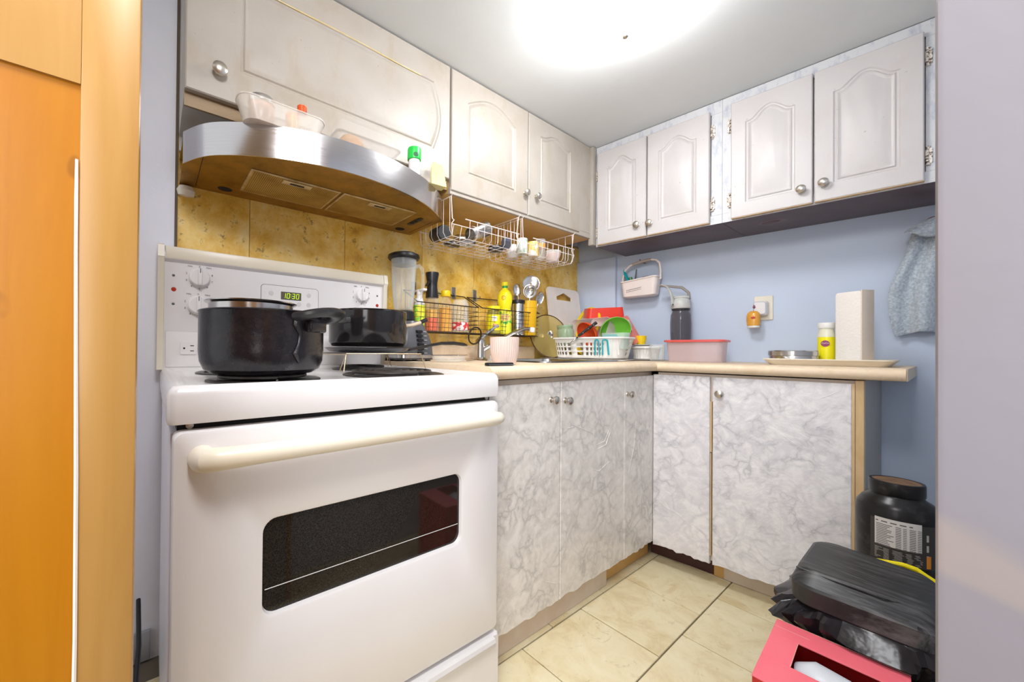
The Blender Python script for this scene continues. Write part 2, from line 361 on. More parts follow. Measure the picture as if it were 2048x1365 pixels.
def knob(P, u, v, parent, r=.0155, mat=None):
    a = Vector(P(u, v, 0)); n = (Vector(P(u, v, 1))-a).normalized()
    return build('knob', MB().lathe([(.011, 0), (.010, .002), (.006, .004), (.0055, .011), (r*.7, .014), (r, .019), (r*.97, .024), (r*.6, .0285), (.001, .0295)], a, n, 20), mat or m_nickel, parent, 'brushed nickel knob')
def hinge(P, u, v, parent, s=1):
    mb = MB()
    f = lambda p: P(u+p[0]*s, v+p[1], p[2])
    mb.box((-.002, -.026, 0), (.012, .026, .003), .001, 1); mb.lathe([(.0045, -.02), (.0045, .02)], (0, 0, .005), (0, 1, 0), 8); mb.lathe([(.006, -.032), (.003, -.022)], (.002, 0, .003), (0, 1, 0), 8); mb.lathe([(.003, .022), (.006, .032)], (.002, 0, .003), (0, 1, 0), 8)
    return build('hinge', mb.map(f), m_hinge, parent, 'paint-flecked metal hinge')
m_hinge = MAT('paint_flecked_hinge', (.75, .68, .60), .4, .3, col2=(.18, .12, .08), scale=140, lo=.52, hi=.56)

# left upper cabinets, doors on plane x = .284
XU = .284
PL = lambda y0, z0: (lambda u, v, d: (XU+d, y0+u, z0+v))
ca = thing('upper_cabinet', 'grimy white wall cabinet above the range hood with one wide flip-up door', 'cabinet', (.13, .48, 1.645))
build('body', MB().box((-.010, .037, 1.645), (XU-.021, .937, ZC-.002), .001), m_cabL, ca)
build('lower_rail', MB().box((XU-.028, .037, 1.615), (XU-.0205, .937, 1.66)), MAT('dirty_brown_rail', (.30, .20, .10), .5), ca)
build('rear_panel', MB().box((-.010, .038, 1.60), (.012, .932, 1.6449)), m_ceil, ca)
P = PL(.038, 1.652)
d = build('door', panel_door(.895, ZC-1.652-.006, P, .02, .13, .095, .05, .035, side=True, shf=0), m_cabL, ca)
P2 = PL(0, 0); knob(P2, .116, 1.723, d, .0185)
build('grime', MB().tube([P2(.17+.62*t, 2.0105-.0015*sin(9*t), -.0015) for t in [k/12 for k in range(13)]], .0022, 5), MAT('yellow_grime', (.62, .46, .16), .5, col2=(.72, .6, .35), scale=30), d, 'yellow grease line')
build('peeling_strip', MB().box((.012, .05, 1.613), (.016, .30, 1.638)), MAT('peeling_foil', (.66, .70, .69), .3, bmp=.6, bscale=40), ca)
cb = thing('upper_cabinet', 'white two-door wall cabinet between the range hood and the corner', 'cabinet', (.13, 1.4, 1.60))
build('body', MB().box((-.010, .941, 1.603), (XU-.021, 1.985, ZC-.002), .001), m_rawwood, cb, 'bare orange wood underside')
build('face_frame', MB().box((XU-.0209, .941, 1.598), (XU-.006, 1.985, 1.625), .001, 1).box((XU-.0209, 1.845, 1.6252), (XU-.006, 1.985, ZC-.003), .001, 1), m_cabL, cb)
P = PL(.943, 1.612); build('door', panel_door(.470, ZC-1.612-.006, P, .02, .085, .085, .055, .055, shf=0), m_cabL, cb)
P = PL(1.419, 1.612); build('door', panel_door(.422, ZC-1.612-.006, P, .02, .085, .085, .055, .03), m_cabL, cb)
knob(P2, 1.388, 1.708, cb); knob(P2, 1.47, 1.71, cb)
# right upper cabinets on the sheared plane
YU = 2.0
def PR(x0, z0): return lambda u, v, d: SH((x0+u, YU-d, z0+v))
def upper_r(x0, x1, xs, label, gap, kn, hg, exposed=None):
    t = thing('upper_cabinet', label, 'cabinet', SH(((x0+x1)/2, 2.2, 1.553)))
    build('body', MB().box((x0, YU+.035, 1.566), (x1, 2.3515, ZC-.002), .001).map(SH), m_cabR, t)
    build('bottom_panel', MB().box((x0, YU+.022, 1.549), (x1, 2.3515, 1.5655), .001).map(SH), m_maroon, t, 'dark maroon underside')
    fr = MB().box((x0, YU+.0205, 2.055), (x1, YU+.0348, ZC-.003)).box((x0, YU+.0205, 1.55), (x1, YU+.0348, 1.59))
    for a, b in gap: fr.box((a, YU+.0205, 1.5905), (b, YU+.0348, 2.0545))
    build('face_frame', fr.map(SH), m_frame, t, 'streaky repainted face frame')
    PP = PR(0, 0)
    for (a, b) in xs:
        dd = build('door', panel_door(b-a, 2.066-1.556, PR(a, 1.556), .02, .048*(b-a)/.25, .06, .055, .045), m_cabR, t)
        build('door_edge', MB().box((a+.0005, YU+.0005, 1.5545), (b-.0005, YU+.019, 1.5558)).map(SH), m_edge, dd, 'bare wood lower edge')
    for a, z in kn: knob(PP, a, z, t)
    PF = lambda u, v, d: SH((u, YU+.0205-d, v))
    for a, z, s in hg: hinge(PF, a, z, t, s)
    return t
cc = upper_r(.295, .860, [(.310, .556), (.562, .818)], 'white two-door wall cabinet on the blue wall nearest the corner', [(.295, .3095), (.821, .860)], [(.518, 1.619), (.576, 1.614)], [(.8225, 1.975, 1), (.8225, 1.643, 1), (.3060, 1.95, -1), (.3060, 1.63, -1)])
cd = upper_r(.861, 1.452, [(.896, 1.148), (1.153, 1.414)], 'white two-door wall cabinet on the blue wall beside the hanging towel', [(.861, .8955), (1.417, 1.452)], [(1.119, 1.614), (1.180, 1.621)], [(.8905, 1.975, -1), (.8905, 1.643, -1), (1.419, 1.982, 1), (1.419, 1.642, 1)])
build('stain', MB().lathe([(.048, 0), (.047, -.0006)], SH((1.00, 2.16, 1.549)), (0, 0, 1), 24, sx=1.1, sy=.7), MAT('ring_stain', (.17, .11, .11), .4), cd, 'pale round stain')
build('stain_centre', MB().lathe([(.03, 0), (.029, -.0006)], SH((.995, 2.16, 1.5483)), (0, 0, 1), 24, sx=1.1, sy=.7), MAT('ring_stain_red', (.09, .02, .02), .4), cd, 'dark red middle of the stain')

# ------------------------------------------------------------------ base cabinets
def vinyl(P, w, h, seed, th=.018):
    """door wrapped in vinyl, wavy lower edge"""
    rnd = random.Random(seed); n = 16
    pb = [(w*k/n, (0 if k in (0, n) else rnd.uniform(-.004, .006))) for k in range(n+1)]
    poly = pb + [(w, h), (0, h)]
    cx, cy = w/2, h/2; e = .002
    sm = [(cx+(u-cx)*(1-2*e/w), cy+(v-cy)*(1-2*e/h)) for u, v in poly]
    return MB().loft([[P(u, v, -th) for u, v in poly], [P(u, v, -e) for u, v in poly], [P(u, v, 0) for u, v in sm]])
XB = .665
PB = lambda y0, z0: (lambda u, v, d: (XB+d, y0+u, z0+v))
bl = thing('base_cabinet', 'marble-look vinyl covered sink base cabinet to the right of the stove', 'cabinet', (.33, 1.3, 0))
build('body', MB().box((.03, .775, .095), (XB-.0185, 1.86, .74)).box((.58, .775, .7401), (XB-.0185, 1.86, .872)).box((.03, .775, .7401), (.5799, .795, .872)), m_toeb, bl)
build('toe_board', MB().box((.615, .775, .002), (.632, 1.50, .094)), m_toeb, bl, 'beige toe board')
build('toe_board', MB().box((.60, 1.5005, .002), (.614, 1.905, .094)), m_rawwood, bl, 'bare yellow wood toe board')
for a, b, s in ((.775, 1.131, 1), (1.136, 1.575, 2), (1.579, 1.846, 3)):
    build('door', vinyl(PB(a, .096), b-a, .858-.096, s), m_marL, bl)
PX = PB(0, 0)
for u, v in ((1.080, .798), (1.160, .790), (1.600, .785)): knob(PX, u, v, bl, .0145)
def crease(P, pts, r=.0022):
    q = []
    for i in range(len(pts)-1):
        for k in range(5): t = k/5; q.append((pts[i][0]*(1-t)+pts[i+1][0]*t, pts[i][1]*(1-t)+pts[i+1][1]*t))
    q.append(pts[-1]); n = len(q)
    return MB().tube([P(u, v, -.0004) for u, v in q], [r*max(.15, sin(pi*(i+.3)/n)) for i in range(n)], 6)
for pts in ([(1.165, .74), (1.20, .70), (1.33, .655), (1.36, .63)], [(1.33, .60), (1.42, .61), (1.46, .66)], [(1.35, .585), (1.43, .595), (1.475, .66)], [(1.32, .52), (1.38, .50), (1.47, .53)], [(1.68, .70), (1.655, .55), (1.60, .43)], [(1.155, .72), (1.175, .69), (1.23, .69)], [(1.57, .86), (1.571, .5), (1.572, .12)], [(1.03, .20), (1.09, .17), (1.12, .16)]):
    build('vinyl_crease', crease(PX, pts), m_marL, bl)
YB = 1.824
def PBR(x0, z0): return lambda u, v, d: SH((x0+u, YB-d, z0+v))
br = thing('base_cabinet', 'marble-look vinyl covered base cabinet under the short end of the worktop', 'cabinet', SH((.98, 2.05, 0)))
build('body', MB().box((.68, YB+.0185, .095), (1.276, 2.345, .872)).map(SH), m_toeb, br)
build('end_panel', MB().box((1.2762, YB+.004, .002), (1.296, 2.345, .874), .001, 1).map(SH), m_edge, br, 'wooden end panel')
build('toe_board', MB().box((.618, 1.925, .002), (.865, 1.94, .094)).map(SH), m_toe, br, 'dark maroon toe board')
build('toe_post', MB().box((.866, 1.918, .002), (.90, 1.94, .094)).map(SH), m_rawwood, br, 'bare wood post')
build('toe_board', MB().box((.901, 1.915, .002), (1.275, 1.93, .082)).map(SH), m_toeb, br, 'off-white toe board')
for a, b, s in ((.667, .877, 5), (.887, 1.269, 6)):
    build('door', vinyl(PBR(a, .086), b-a, .862-.086, s), m_marR, br)
build('door_edge', MB().box((1.2692, YB+.001, .09), (1.2758, YB+.018, .862)).map(SH), m_edge, br, 'bare wood door edge')
build('torn_edge', MB().box((.8775, YB+.003, .55), (.8835, YB+.018, .76)).box((.878, YB+.004, .12), (.8815, YB+.018, .545)).map(SH), m_edge, br, 'torn vinyl edge showing wood')
build('side_skin', MB().box((1.2961, YB+.012, .002), (1.2975, 2.345, .874)).map(SH), MAT('grey_beige_side', (.44, .42, .40), .5), br, 'grey-beige painted side')
knob(PBR(0, 0), .913, .795, br, .0155)
for pts in ([(1.05, .70), (1.12, .64), (1.16, .61)], [(.70, .28), (.76, .26), (.85, .20)], [(1.17, .79), (1.22, .82), (1.262, .85)]): build('vinyl_crease', crease(PBR(0, 0), pts, .0015), m_marR, br)
# worktop
ct = thing('worktop', 'L-shaped beige laminate worktop with a rounded front edge', 'worktop', (.34, 1.5, .877))
Zt, Zb = .9175, .877
XF, YF = .692, 1.80
def nose():
    pr_ = [(.10, Zb), (.018, Zb)]
    for k in range(9):
        a = -pi/2+pi*k/8; pr_.append((.0205-.0205*cos(a), (Zt+Zb)/2+.02025*sin(a)))
    pr_ += [(.022, Zt), (.10, Zt)]; return pr_
NP = nose()
mb = MB(); mb.loft([[(XF-d_, .768, z) for d_, z in NP], [(XF-d_, YF+d_+(XF-d_-.6)*AR, z) for d_, z in NP]])
build('front_edge', mb, m_counter, ct)
mb = MB(); mb.loft([[(XF-d_, YF+d_+(XF-d_-.6)*AR, z) for d_, z in NP], [(1.384, YF+d_+(1.384-.6)*AR, z) for d_, z in NP]])
build('front_edge', mb, m_counter, ct)
SX0, SX1, SY0, SY1 = .13, .53, 1.22, 1.76
mb = MB()
xi = XF-.0998
for a, b in (((.001, .768), (xi, SY0)), ((.001, SY0), (SX0, SY1)), ((SX1, SY0), (xi, SY1))):
    mb.box((a[0], a[1], Zb), (b[0], b[1], Zt))
mb.loft([[(.001, SY1, z), (xi, SY1, z), (xi, YF+.0998+(xi-.6)*AR, z), (1.384, YF+.0998+(1.384-.6)*AR, z), (1.384, 2.3505+(1.384-.6)*AR, z), (.001, 2.3505-.599*AR, z)] for z in (Zb, Zt)])
build('top', mb, m_counter, ct)
build('end_strip', MB().box((1.3842, YF+.02, Zb+.001), (1.387, 2.35, Zt-.001)).map(SH), MAT('worktop_end', (.72, .60, .45), .5), ct)
build('upstand', MB().box((.0015, .768, Zt), (.018, 2.28, .990), .006, 3), m_counter, ct)
# sink
sk = thing('sink', 'stainless steel sink set in the worktop behind the pink cup', 'sink', (.33, 1.49, .9175))
lo = [rr(SX1-SX0+.04, SY1-SY0+.04, .04, 5, (SX0+SX1)/2, (SY0+SY1)/2), rr(SX1-SX0+.034, SY1-SY0+.034, .038, 5, (SX0+SX1)/2, (SY0+SY1)/2), rr(SX1-SX0-.02, SY1-SY0-.02, .04, 5, (SX0+SX1)/2, (SY0+SY1)/2), rr(SX1-SX0-.04, SY1-SY0-.04, .05, 5, (SX0+SX1)/2, (SY0+SY1)/2), rr(SX1-SX0-.06, SY1-SY0-.06, .06, 5, (SX0+SX1)/2, (SY0+SY1)/2)]
build('rim', MB().loft([[(x, y, z) for x, y in l] for l, z in zip(lo[:3], (Zt+.0005, Zt+.006, Zt+.004))], False, False), m_steel, sk)
build('basin', MB().loft([[(x, y, z) for x, y in l] for l, z in zip(lo[2:], (Zt+.0035, Zt-.05, Zt-.16))], False, True), m_steel, sk)
fa = thing('faucet', 'chrome single-lever faucet behind the pink ribbed cup', 'faucet', (.085, 1.30, .9175))
build('body', MB().lathe([(.032, .0), (.032, .006), (.025, .012), (.023, .075), (.025, .085), (.023, .10), (.015, .108)], (.085, 1.30, .9175), seg=24), m_steel, fa)
build('lever', MB().tube([(.085, 1.30, 1.02), (.10, 1.33, 1.05), (.115, 1.375, 1.085), (.12, 1.39, 1.09)], [.014, .009, .007, .009], 10), m_steel, fa)
build('spout', MB().tube([(.10, 1.31, .97), (.16, 1.35, 1.01), (.22, 1.39, 1.05), (.27, 1.415, 1.070), (.30, 1.425, 1.068)], [.012, .010, .0095, .009, .009], 12), m_steel, fa)
build('aerator', MB().lathe([(.010, 0), (.012, -.004), (.012, -.022), (.009, -.024)], (.305, 1.427, 1.075), (0.1, 0.03, 1), 16), MAT('white_tap_filter', (.75, .73, .74), .3), fa, 'white filter head')
print('kitchen ok')
# ------------------------------------------------------------------ ceiling lamp
LX, LY = .86, 1.18
lm = thing('ceiling_lamp', 'lit round frosted glass flush-mount ceiling lamp', 'lamp', (LX, LY, ZC))
build('base', MB().lathe([(.115, -.0005), (.115, -.02), (.10, -.028)], (LX, LY, ZC), seg=40), m_nickel, lm)
prof = [(.118, -.022)]+[(.150*cos(a), -.025-.105*sin(a)) for a in [k*pi/2/12 for k in range(12)]]+[(.004, -.130)]
build('glass_dome', MB().lathe(prof, (LX, LY, ZC), seg=48, cap0=False), m_dome, lm, 'glowing white glass bowl')
build('finial', MB().lathe([(.010, -.127), (.012, -.140), (.008, -.150), (.001, -.154)], (LX, LY, ZC), seg=16), m_nickel, lm)

# ------------------------------------------------------------------ stove
st = thing('stove', 'white electric coil stove with a dark glass oven window', 'stove', (.38, .38, 0))
build('body', MB().box((.035, .002, .03), (.699, .758, .822), .003), m_whiteD, st)
build('vent_gap', MB().box((.10, .012, .8222), (.700, .748, .8375)), m_hole, st, 'black gap below the cooktop')
mb = MB()
def ctl(x0, x1, y0, y1, r, z): return [(x, y, z) for x, y in rr(x1-x0, y1-y0, r, 6, (x0+x1)/2, (y0+y1)/2)]
c0 = (.034, .727, -.004, .764)
def ci(i, r, z): return ctl(c0[0]+i, c0[1]-i, c0[2]+i, c0[3]-i, r, z)
mb.loft([ci(.002, .012, .838), ci(0, .014, .843), ci(0, .014, .886), ci(.003, .014, .895), ci(.009, .012, .9005), ci(.016, .012, .902), ci(.024, .012, .9005), ci(.032, .012, .8955), ci(.045, .012, .8935)])
build('cooktop', mb, m_white, st)
# oven door
def SP(x): return lambda u, v: (x, u, v)
Y0, Y1, D0, D1 = .005, .757, .198, .826
W0 = (.144, .624, .470, .650)
def yz(x, y0, y1, z0, z1, r, n=6): return [(x, y, z) for y, z in rr(y1-y0, z1-z0, r, n, (y0+y1)/2, (z0+z1)/2)]
mb = MB().loft([yz(.702, Y0, Y1, D0, D1, .012), yz(.722, Y0, Y1, D0, D1, .014), yz(.727, Y0+.002, Y1-.002, D0+.002, D1-.002, .016), yz(.7295, Y0+.007, Y1-.007, D0+.007, D1-.007, .018), yz(.7295, W0[0]-.004, W0[1]+.004, W0[2]-.004, W0[3]+.004, .028), yz(.727, W0[0], W0[1], W0[2], W0[3], .025), yz(.716, W0[0]+.002, W0[1]-.002, W0[2]+.002, W0[3]-.002, .024)], True, False)
od = build('oven_door', mb, m_white, st)
def mat_ovenglass():
    m, N, L, P = nt('dark_oven_glass'); v = texco(N, L); P.inputs['Roughness'].default_value = .05
    w = N.new('ShaderNodeTexVoronoi'); w.inputs['Scale'].default_value = 420; L.new(v, w.inputs['Vector'])
    f = ramp(N, L, w.outputs['Distance'], [(.3, (.004, .003, .003)), (.5, (.02, .016, .012))])
    L.new(f, P.inputs['Base Color']); return m
build('window_glass', MB().loft([yz(.7165, W0[0]+.001, W0[1]-.001, W0[2]+.001, W0[3]-.001, .024), yz(.7185, W0[0]+.001, W0[1]-.001, W0[2]+.001, W0[3]-.001, .024)]), mat_ovenglass(), od, 'dark perforated oven glass')
build('window_rail', MB().tube([(.7192, .15, .517), (.7192, .618, .517)], .0009, 4), m_greybtn, od)
hp = [(.728, .046, .781), (.742, .046, .781), (.757, .052, .782), (.765, .068, .783)]+[(.767, .068+k*.06, .783+.0003*k) for k in range(1, 11)]+[(.765, .712, .785), (.757, .728, .785), (.742, .734, .785), (.728, .734, .785)]
build('handle', MB().tube(hp, [.021, .021, .0205, .019]+[.0175]*10+[.0165, .015, .014, .014], 14, sx=1), m_handle, od, 'cream yellowed bar handle')
for y in (.03, .735): build('screw', MB().lathe([(.006, 0), (.006, .003), (.002, .004)], (.7, y, .832), (1, 0, 0), 12), m_nickel, st)
# drawer
mb = MB().loft([yz(.702, .005, .766, .02, .186, .01), yz(.722, .005, .766, .02, .186, .012), yz(.7285, .010, .761, .025, .180, .012)])
dw = build('drawer', mb, m_white, st)
build('handle', MB().loft([[(.7286, y, .183), (.738, y, .180), (.742, y, .172), (.740, y, .160), (.7286, y, .150)] for y in (.03, .2, .4, .6, .74)]), m_greyb if False else MAT('drawer_pull', (.66, .64, .62), .3), dw, 'grey moulded drawer pull')
# backguard
bg = build('backguard', MB().loft([[(x, y, z) for x, z in ((.006, .897), (.054, .897), (.054, 1.02), (.0575, 1.03), (.0575, 1.228), (.070, 1.236), (.072, 1.243), (.062, 1.272), (.05, 1.278), (.006, 1.278))] for y in (.003, .757)]), m_white, st)
build('top_trim', MB().box((.0585, .004, 1.2365), (.0725, .756, 1.2745), .004), m_cream, bg, 'yellowed trim along the top')
for y in (-.014, .7575):
    build('end_cap', MB().loft([[(x, y+t, z) for x, z in ((.004, .897), (.058, .897), (.062, 1.02), (.066, 1.03), (.070, 1.228), (.077, 1.240), (.070, 1.276), (.05, 1.283), (.004, 1.283))] for t in (0, .0165)]), m_cream, bg)
build('lower_panel', MB().box((.0545, .008, .905), (.0565, .752, 1.014), .002), m_white, bg)
def sknob(y, z, r=.0285):
    k = build('knob', MB().lathe([(r+.002, 0), (r+.002, .002), (r, .004), (r*.96, .016), (r*.86, .0185), (.001, .0185)], (.0577, y, z), (1, 0, 0), 32), m_white, bg, 'white dial')
    build('grip', MB().box((.074, y-.006, z-r*.93), (.087, y+.006, z+r*.93), .004), m_white, k)
    build('pointer', MB().box((.0872, y-.0012, z+r*.4), (.0876, y+.0012, z+r*.9)), m_print, k)
    return k
for (y, z, big) in ((.095, 1.188, 1), (.092, 1.100, 1), (.660, 1.184, 0), (.660, 1.096, 0)):
    sknob(y, z, .0285 if big else .0265)
    for i, s in enumerate(('0', 'MAX', '8', '7', '6', '5', '4', '3', '2', 'MIN')):
        a = pi/2 - 2*pi*i/10; rad = .037 if len(s) == 1 else .044
        text('dial_lettering', s, .0088 if len(s) == 1 else .0072, m_print, bg, (.0579, y+rad*cos(a), z+rad*.95*sin(a)), (0, 1, 0), (0, 0, 1))
def dot(name, y, z, r, mat, lab=None, x=.0576): return build(name, MB().lathe([(r, 0), (r*.9, .0012), (.0005, .0018)], (x, y, z), (1, 0, 0), 16), mat, bg, lab)
for y, z in ((.026, 1.188), (.026, 1.100), (.733, 1.188), (.733, 1.104)): dot('heating_mark', y, z, .004, m_print)
for y, z in ((.027, 1.145), (.733, 1.148)): dot('indicator_light', y, z, .0068, m_redd, 'red indicator light')
pn = build('clock_panel', MB().loft([yz(.0576, .278, .482, 1.078, 1.190, .012), yz(.0584, .278, .482, 1.078, 1.190, .012)]), m_print, bg, 'outlined clock panel')
build('panel_face', MB().loft([yz(.0585, .2795, .4805, 1.0795, 1.1885, .011), yz(.0592, .2795, .4805, 1.0795, 1.1885, .011)]), m_white, pn)
build('display', MB().loft([yz(.0593, .345, .417, 1.141, 1.169, .002), yz(.0600, .345, .417, 1.141, 1.169, .002)]), m_display, pn, 'dark display window')
SEG = {'0': 'abcdef', '1': 'bc', '3': 'abcdg', ':': ''}
def digit(mb, ch, y, z, h=.017, w=.0085):
    t = .0007; p = {'a': ((0, h), (w, h)), 'b': ((w, h/2), (w, h)), 'c': ((w, 0), (w, h/2)), 'd': ((0, 0), (w, 0)), 'e': ((0, 0), (0, h/2)), 'f': ((0, h/2), (0, h)), 'g': ((0, h/2), (w, h/2))}
    for s in SEG[ch]:
        (u0, v0), (u1, v1) = p[s]; sl = .12
        mb.tube([(.0604, y+u0+v0*sl, z+v0), (.0604, y+u1+v1*sl, z+v1)], t, 4)
mb = MB(); digit(mb, '1', .351, 1.1465); digit(mb, '0', .3655, 1.1465); digit(mb, '3', .3835, 1.1465); digit(mb, '0', .3985, 1.1465)
for z in (1.151, 1.159): mb.box((.0601, .3785, z), (.0606, .3803, z+.0018))
build('clock_digits', mb, m_digit, pn, 'green 10:30 digits')
for y, z in ((.312, 1.160), (.312, 1.127), (.348, 1.127), (.378, 1.127), (.409, 1.127), (.445, 1.163), (.445, 1.127), (.312, 1.096), (.348, 1.096), (.378, 1.096), (.409, 1.096)):
    build('button', MB().lathe([(.0085, 0), (.008, .0008), (.0005, .001)], (.0592, y, z), (1, 0, 0), 18), m_greybtn, pn)
for y, z, s in ((.312, 1.174, '+'), (.292, 1.161, '=='), (.292, 1.129, '=='), (.445, 1.176, '^'), (.312, 1.141, '+')): text('panel_marks', s, .007, m_greybtn, pn, (.0594, y, z), (0, 1, 0), (0, 0, 1))
ou = build('power_outlet', MB().loft([yz(.0566, .046, .088, .944, .982, .003), yz(.0595, .046, .088, .944, .982, .003)]), m_white, bg, 'small socket')
build('socket_slots', MB().box((.0596, .072, .970), (.0599, .082, .9725)).box((.0596, .072, .9535), (.0599, .082, .956)).lathe([(.003, 0), (.003, .0003)], (.0596, .056, .963), (1, 0, 0), 12), m_hole, ou)
# burners
def burner(x, y, r):
    b = build('drip_pan', MB().lathe([(r+.022, .8938), (r+.022, .8965), (r+.016, .8985), (r+.008, .8975), (r-.01, .8955), (.02, .8952)], (x, y, 0), seg=40, cap0=False), m_iron, st, 'black drip pan')
    pts = []; turns = 4.0 if r < .09 else 5.0
    n = int(turns*28)
    for i in range(n+1):
        a = 2*pi*i/28; q = .018+(r-.018)*i/n; pts.append((x+q*cos(a), y+q*sin(a), .9045))
    build('coil', MB().tube(pts, .0042, 6), m_iron, b, 'black heating coil')
    build('trivet', MB().box((x-r, y-.002, .8965), (x+r, y+.002, .9002)).box((x-.002, y-r, .8965), (x+.002, y+r, .9002)), m_steel, b)
BN = ((.55, .186, .098), (.25, .205, .112), (.54, .53, .120), (.235, .585, .085))
for b in BN: burner(*b)

# ------------------------------------------------------------------ cookware
pt = thing('cooking_pot', 'large burnt black enamel pot on the front left burner', 'pot', (.55, .182, .909))
x, y = .55, .182
build('pot_body', MB().lathe([(.085, .909), (.105, .911), (.120, .920), (.1275, .938), (.1295, .96), (.1295, 1.040), (.131, 1.0425), (.129, 1.0445), (.1265, 1.042), (.126, .96), (.118, .925), (.03, .917)], (x, y, 0), seg=64), m_pot, pt)
hd = Vector((.80, .60, 0)).normalized(); sd = Vector((-hd.y, hd.x, 0))
def loop_handle(cx, cy, rad, z, dirv, out, wid, r, rise=.006):
    s_ = Vector((-dirv.y, dirv.x, 0)); q = []
    for k in range(15):
        t = k/14; a = pi*(t-.5)
        o_ = rad-.004+out*cos(a)**.8; w_ = wid*sin(a)
        q.append(Vector((cx, cy, z+rise*cos(a)))+dirv*o_+s_*w_)
    return MB().tube(q, r, 10, sx=.55)
build('handle', loop_handle(x, y, .1285, 1.030, hd, .054, .054, .0175, .012), m_black, pt, 'thick loop handle')
build('handle_bracket', MB().box((-.008, -.030, -.018), (.010, .030, .010), .005).map(lambda p: Vector((x, y, 1.018))+hd*(.134+p[0])+sd*p[1]+Vector((0, 0, p[2]))), m_pot, pt)
build('burnt_spill', MB().tube([Vector((x, y, 1.035-.02*i))+(hd*cos(.35+.05*sin(i*2))-sd*sin(.35+.05*sin(i*2)))*.130 for i in range(6)], [.008, .007, .004, .003, .006, .002], 7), m_pot, pt, 'burnt-on drips')
bw = thing('steel_bowl', 'shiny steel bowl with a flared rim nested in the black pot', 'bowl', (.505, .165, .96))
build('bowl', MB().lathe([(.05, .958), (.078, .962), (.088, .98), (.090, 1.064), (.098, 1.068), (.0985, 1.070), (.097, 1.0705), (.088, 1.067), (.086, .98), (.03, .962)], (.505, .165, 0), seg=56), m_steel, bw)
# rear right: wire stand, frying pan, deep pan
ws = thing('wire_stand', 'thin wire trivet standing over the rear right burner', 'trivet', (.27, .585, .90))
def stand(cx, cy, hx, hy, z0, z1, r=.0016):
    mb = MB()
    for sy in (-1, 1): mb.tube([(cx-hx-.012, cy+sy*(hy+.012), z0), (cx-hx, cy+sy*hy, z1), (cx+hx, cy+sy*hy, z1), (cx+hx+.012, cy+sy*(hy+.012), z0)], r, 6)
    for sx in (-1, 1): mb.tube([(cx+sx*hx, cy-hy-.02, z0), (cx+sx*hx, cy-hy, z1+.003), (cx+sx*hx, cy+hy, z1+.003), (cx+sx*hx, cy+hy+.02, z0)], r, 6)
    return mb
build('wire_frame', stand(.30, .575, .115, .135, .8985, .948), m_wire, ws)
fp = thing('frying_pan', 'sooty black frying pan with a long curved handle under the deep black pan', 'frying pan', (.27, .585, .952))
x, y = .27, .585
build('pan', MB().lathe([(.10, .953), (.128, .956), (.146, .968), (.148, .969), (.145, .971), (.125, .960), (.05, .958)], (x, y, 0), seg=56), m_pot, fp, )
build('handle', MB().tube([(.33, .715, .965), (.335, .755, .972), (.33, .80, .980), (.32, .87, .990), (.31, .94, .992), (.30, 1.00, .988), (.297, 1.02, .985)], [.008, .008, .0075, .009, .0105, .010, .005], 10, sx=.7), m_black, fp, 'long black handle')
dp = thing('deep_pan', 'deep glossy black pan stacked on the frying pan', 'pan', (x, y, .972))
build('pan_body', MB().lathe([(.10, .973), (.122, .975), (.128, .982), (.1335, .99), (.1335, 1.090), (.136, 1.093), (.133, 1.095), (.1305, 1.091), (.129, .99), (.04, .978)], (x, y, 0), seg=64), MAT('glossy_black_enamel', (.015, .013, .014), .12), dp)
build('handle_tab', MB().box((.34, .446, 1.045), (.40, .462, 1.062), .004), m_blackm, dp)
hb = Vector((.1, 1, 0)).normalized()
build('handle_stub', MB().tube([Vector((x+.03, y+.128, 1.050)), Vector((x+.03, y+.165, 1.055)), Vector((x+.03, y+.20, 1.066))], [.009, .0085, .009], 10, sx=.8), MAT('beige_handle_ferrule', (.62, .50, .36), .35), dp, 'beige ferrule')
build('handle_tip', MB().tube([Vector((x+.03, y+.2005, 1.067)), Vector((x+.03, y+.228, 1.078))], .0098, 10, sx=.8), m_black, dp)

# ------------------------------------------------------------------ range hood
rh = thing('range_hood', 'bow-fronted brushed steel range hood with a greasy brown underside', 'range hood', (.2, .48, 1.488))
pl = [(.040, .185), (.07, .245), (.10, .285), (.14, .318), (.19, .350), (.25, .377), (.32, .400), (.40, .415), (.48, .419), (.56, .413), (.64, .398), (.72, .374), (.79, .343), (.85, .308), (.90, .270), (.925, .244), (.930, .232)]
def catmull(P_, m=4):
    out = []
    for i in range(len(P_)-1):
        p0, p1, p2, p3 = P_[max(0, i-1)], P_[i], P_[i+1], P_[min(len(P_)-1, i+2)]
        for k in range(m):
            t = k/m; out.append(tuple(.5*((2*b)+(c-a)*t+(2*a-5*b+4*c-d)*t*t+(3*b-a-3*c+d)*t**3) for a, b, c, d in zip(p0, p1, p2, p3)))
    return out+[P_[-1]]
pl = catmull(pl)
for z0, z1, nm, mt, ins in ((1.489, 1.5795, 'front_band', m_brushed, 0), ):
    lps = []
    for i, (y, x) in enumerate(pl):
        lps.append([(x, y, z0), (x, y, z1), (x-.004, y, z1), (x-.004, y, z0)])
    build(nm, MB().loft(lps), mt, rh, 'brushed steel bow front', ang=60)
def hoodpoly(d, z): return [(max(.0005, x-d), y, z) for y, x in pl]+[(.0006, .930, z), (.0006, .040, z)]
build('underside', MB().loft([hoodpoly(.0045, 1.4935), hoodpoly(.0045, 1.497)]), m_hoodun, rh, 'greasy brown underside')
build('top', MB().loft([hoodpoly(.0045, 1.572), hoodpoly(.0045, 1.5755)]), m_brushed, rh)
build('side_seam', MB().box((.02, .083, 1.4925), (.262, .0845, 1.4934)).box((.03, .905, 1.4925), (.20, .906, 1.4934)), m_hole, rh)
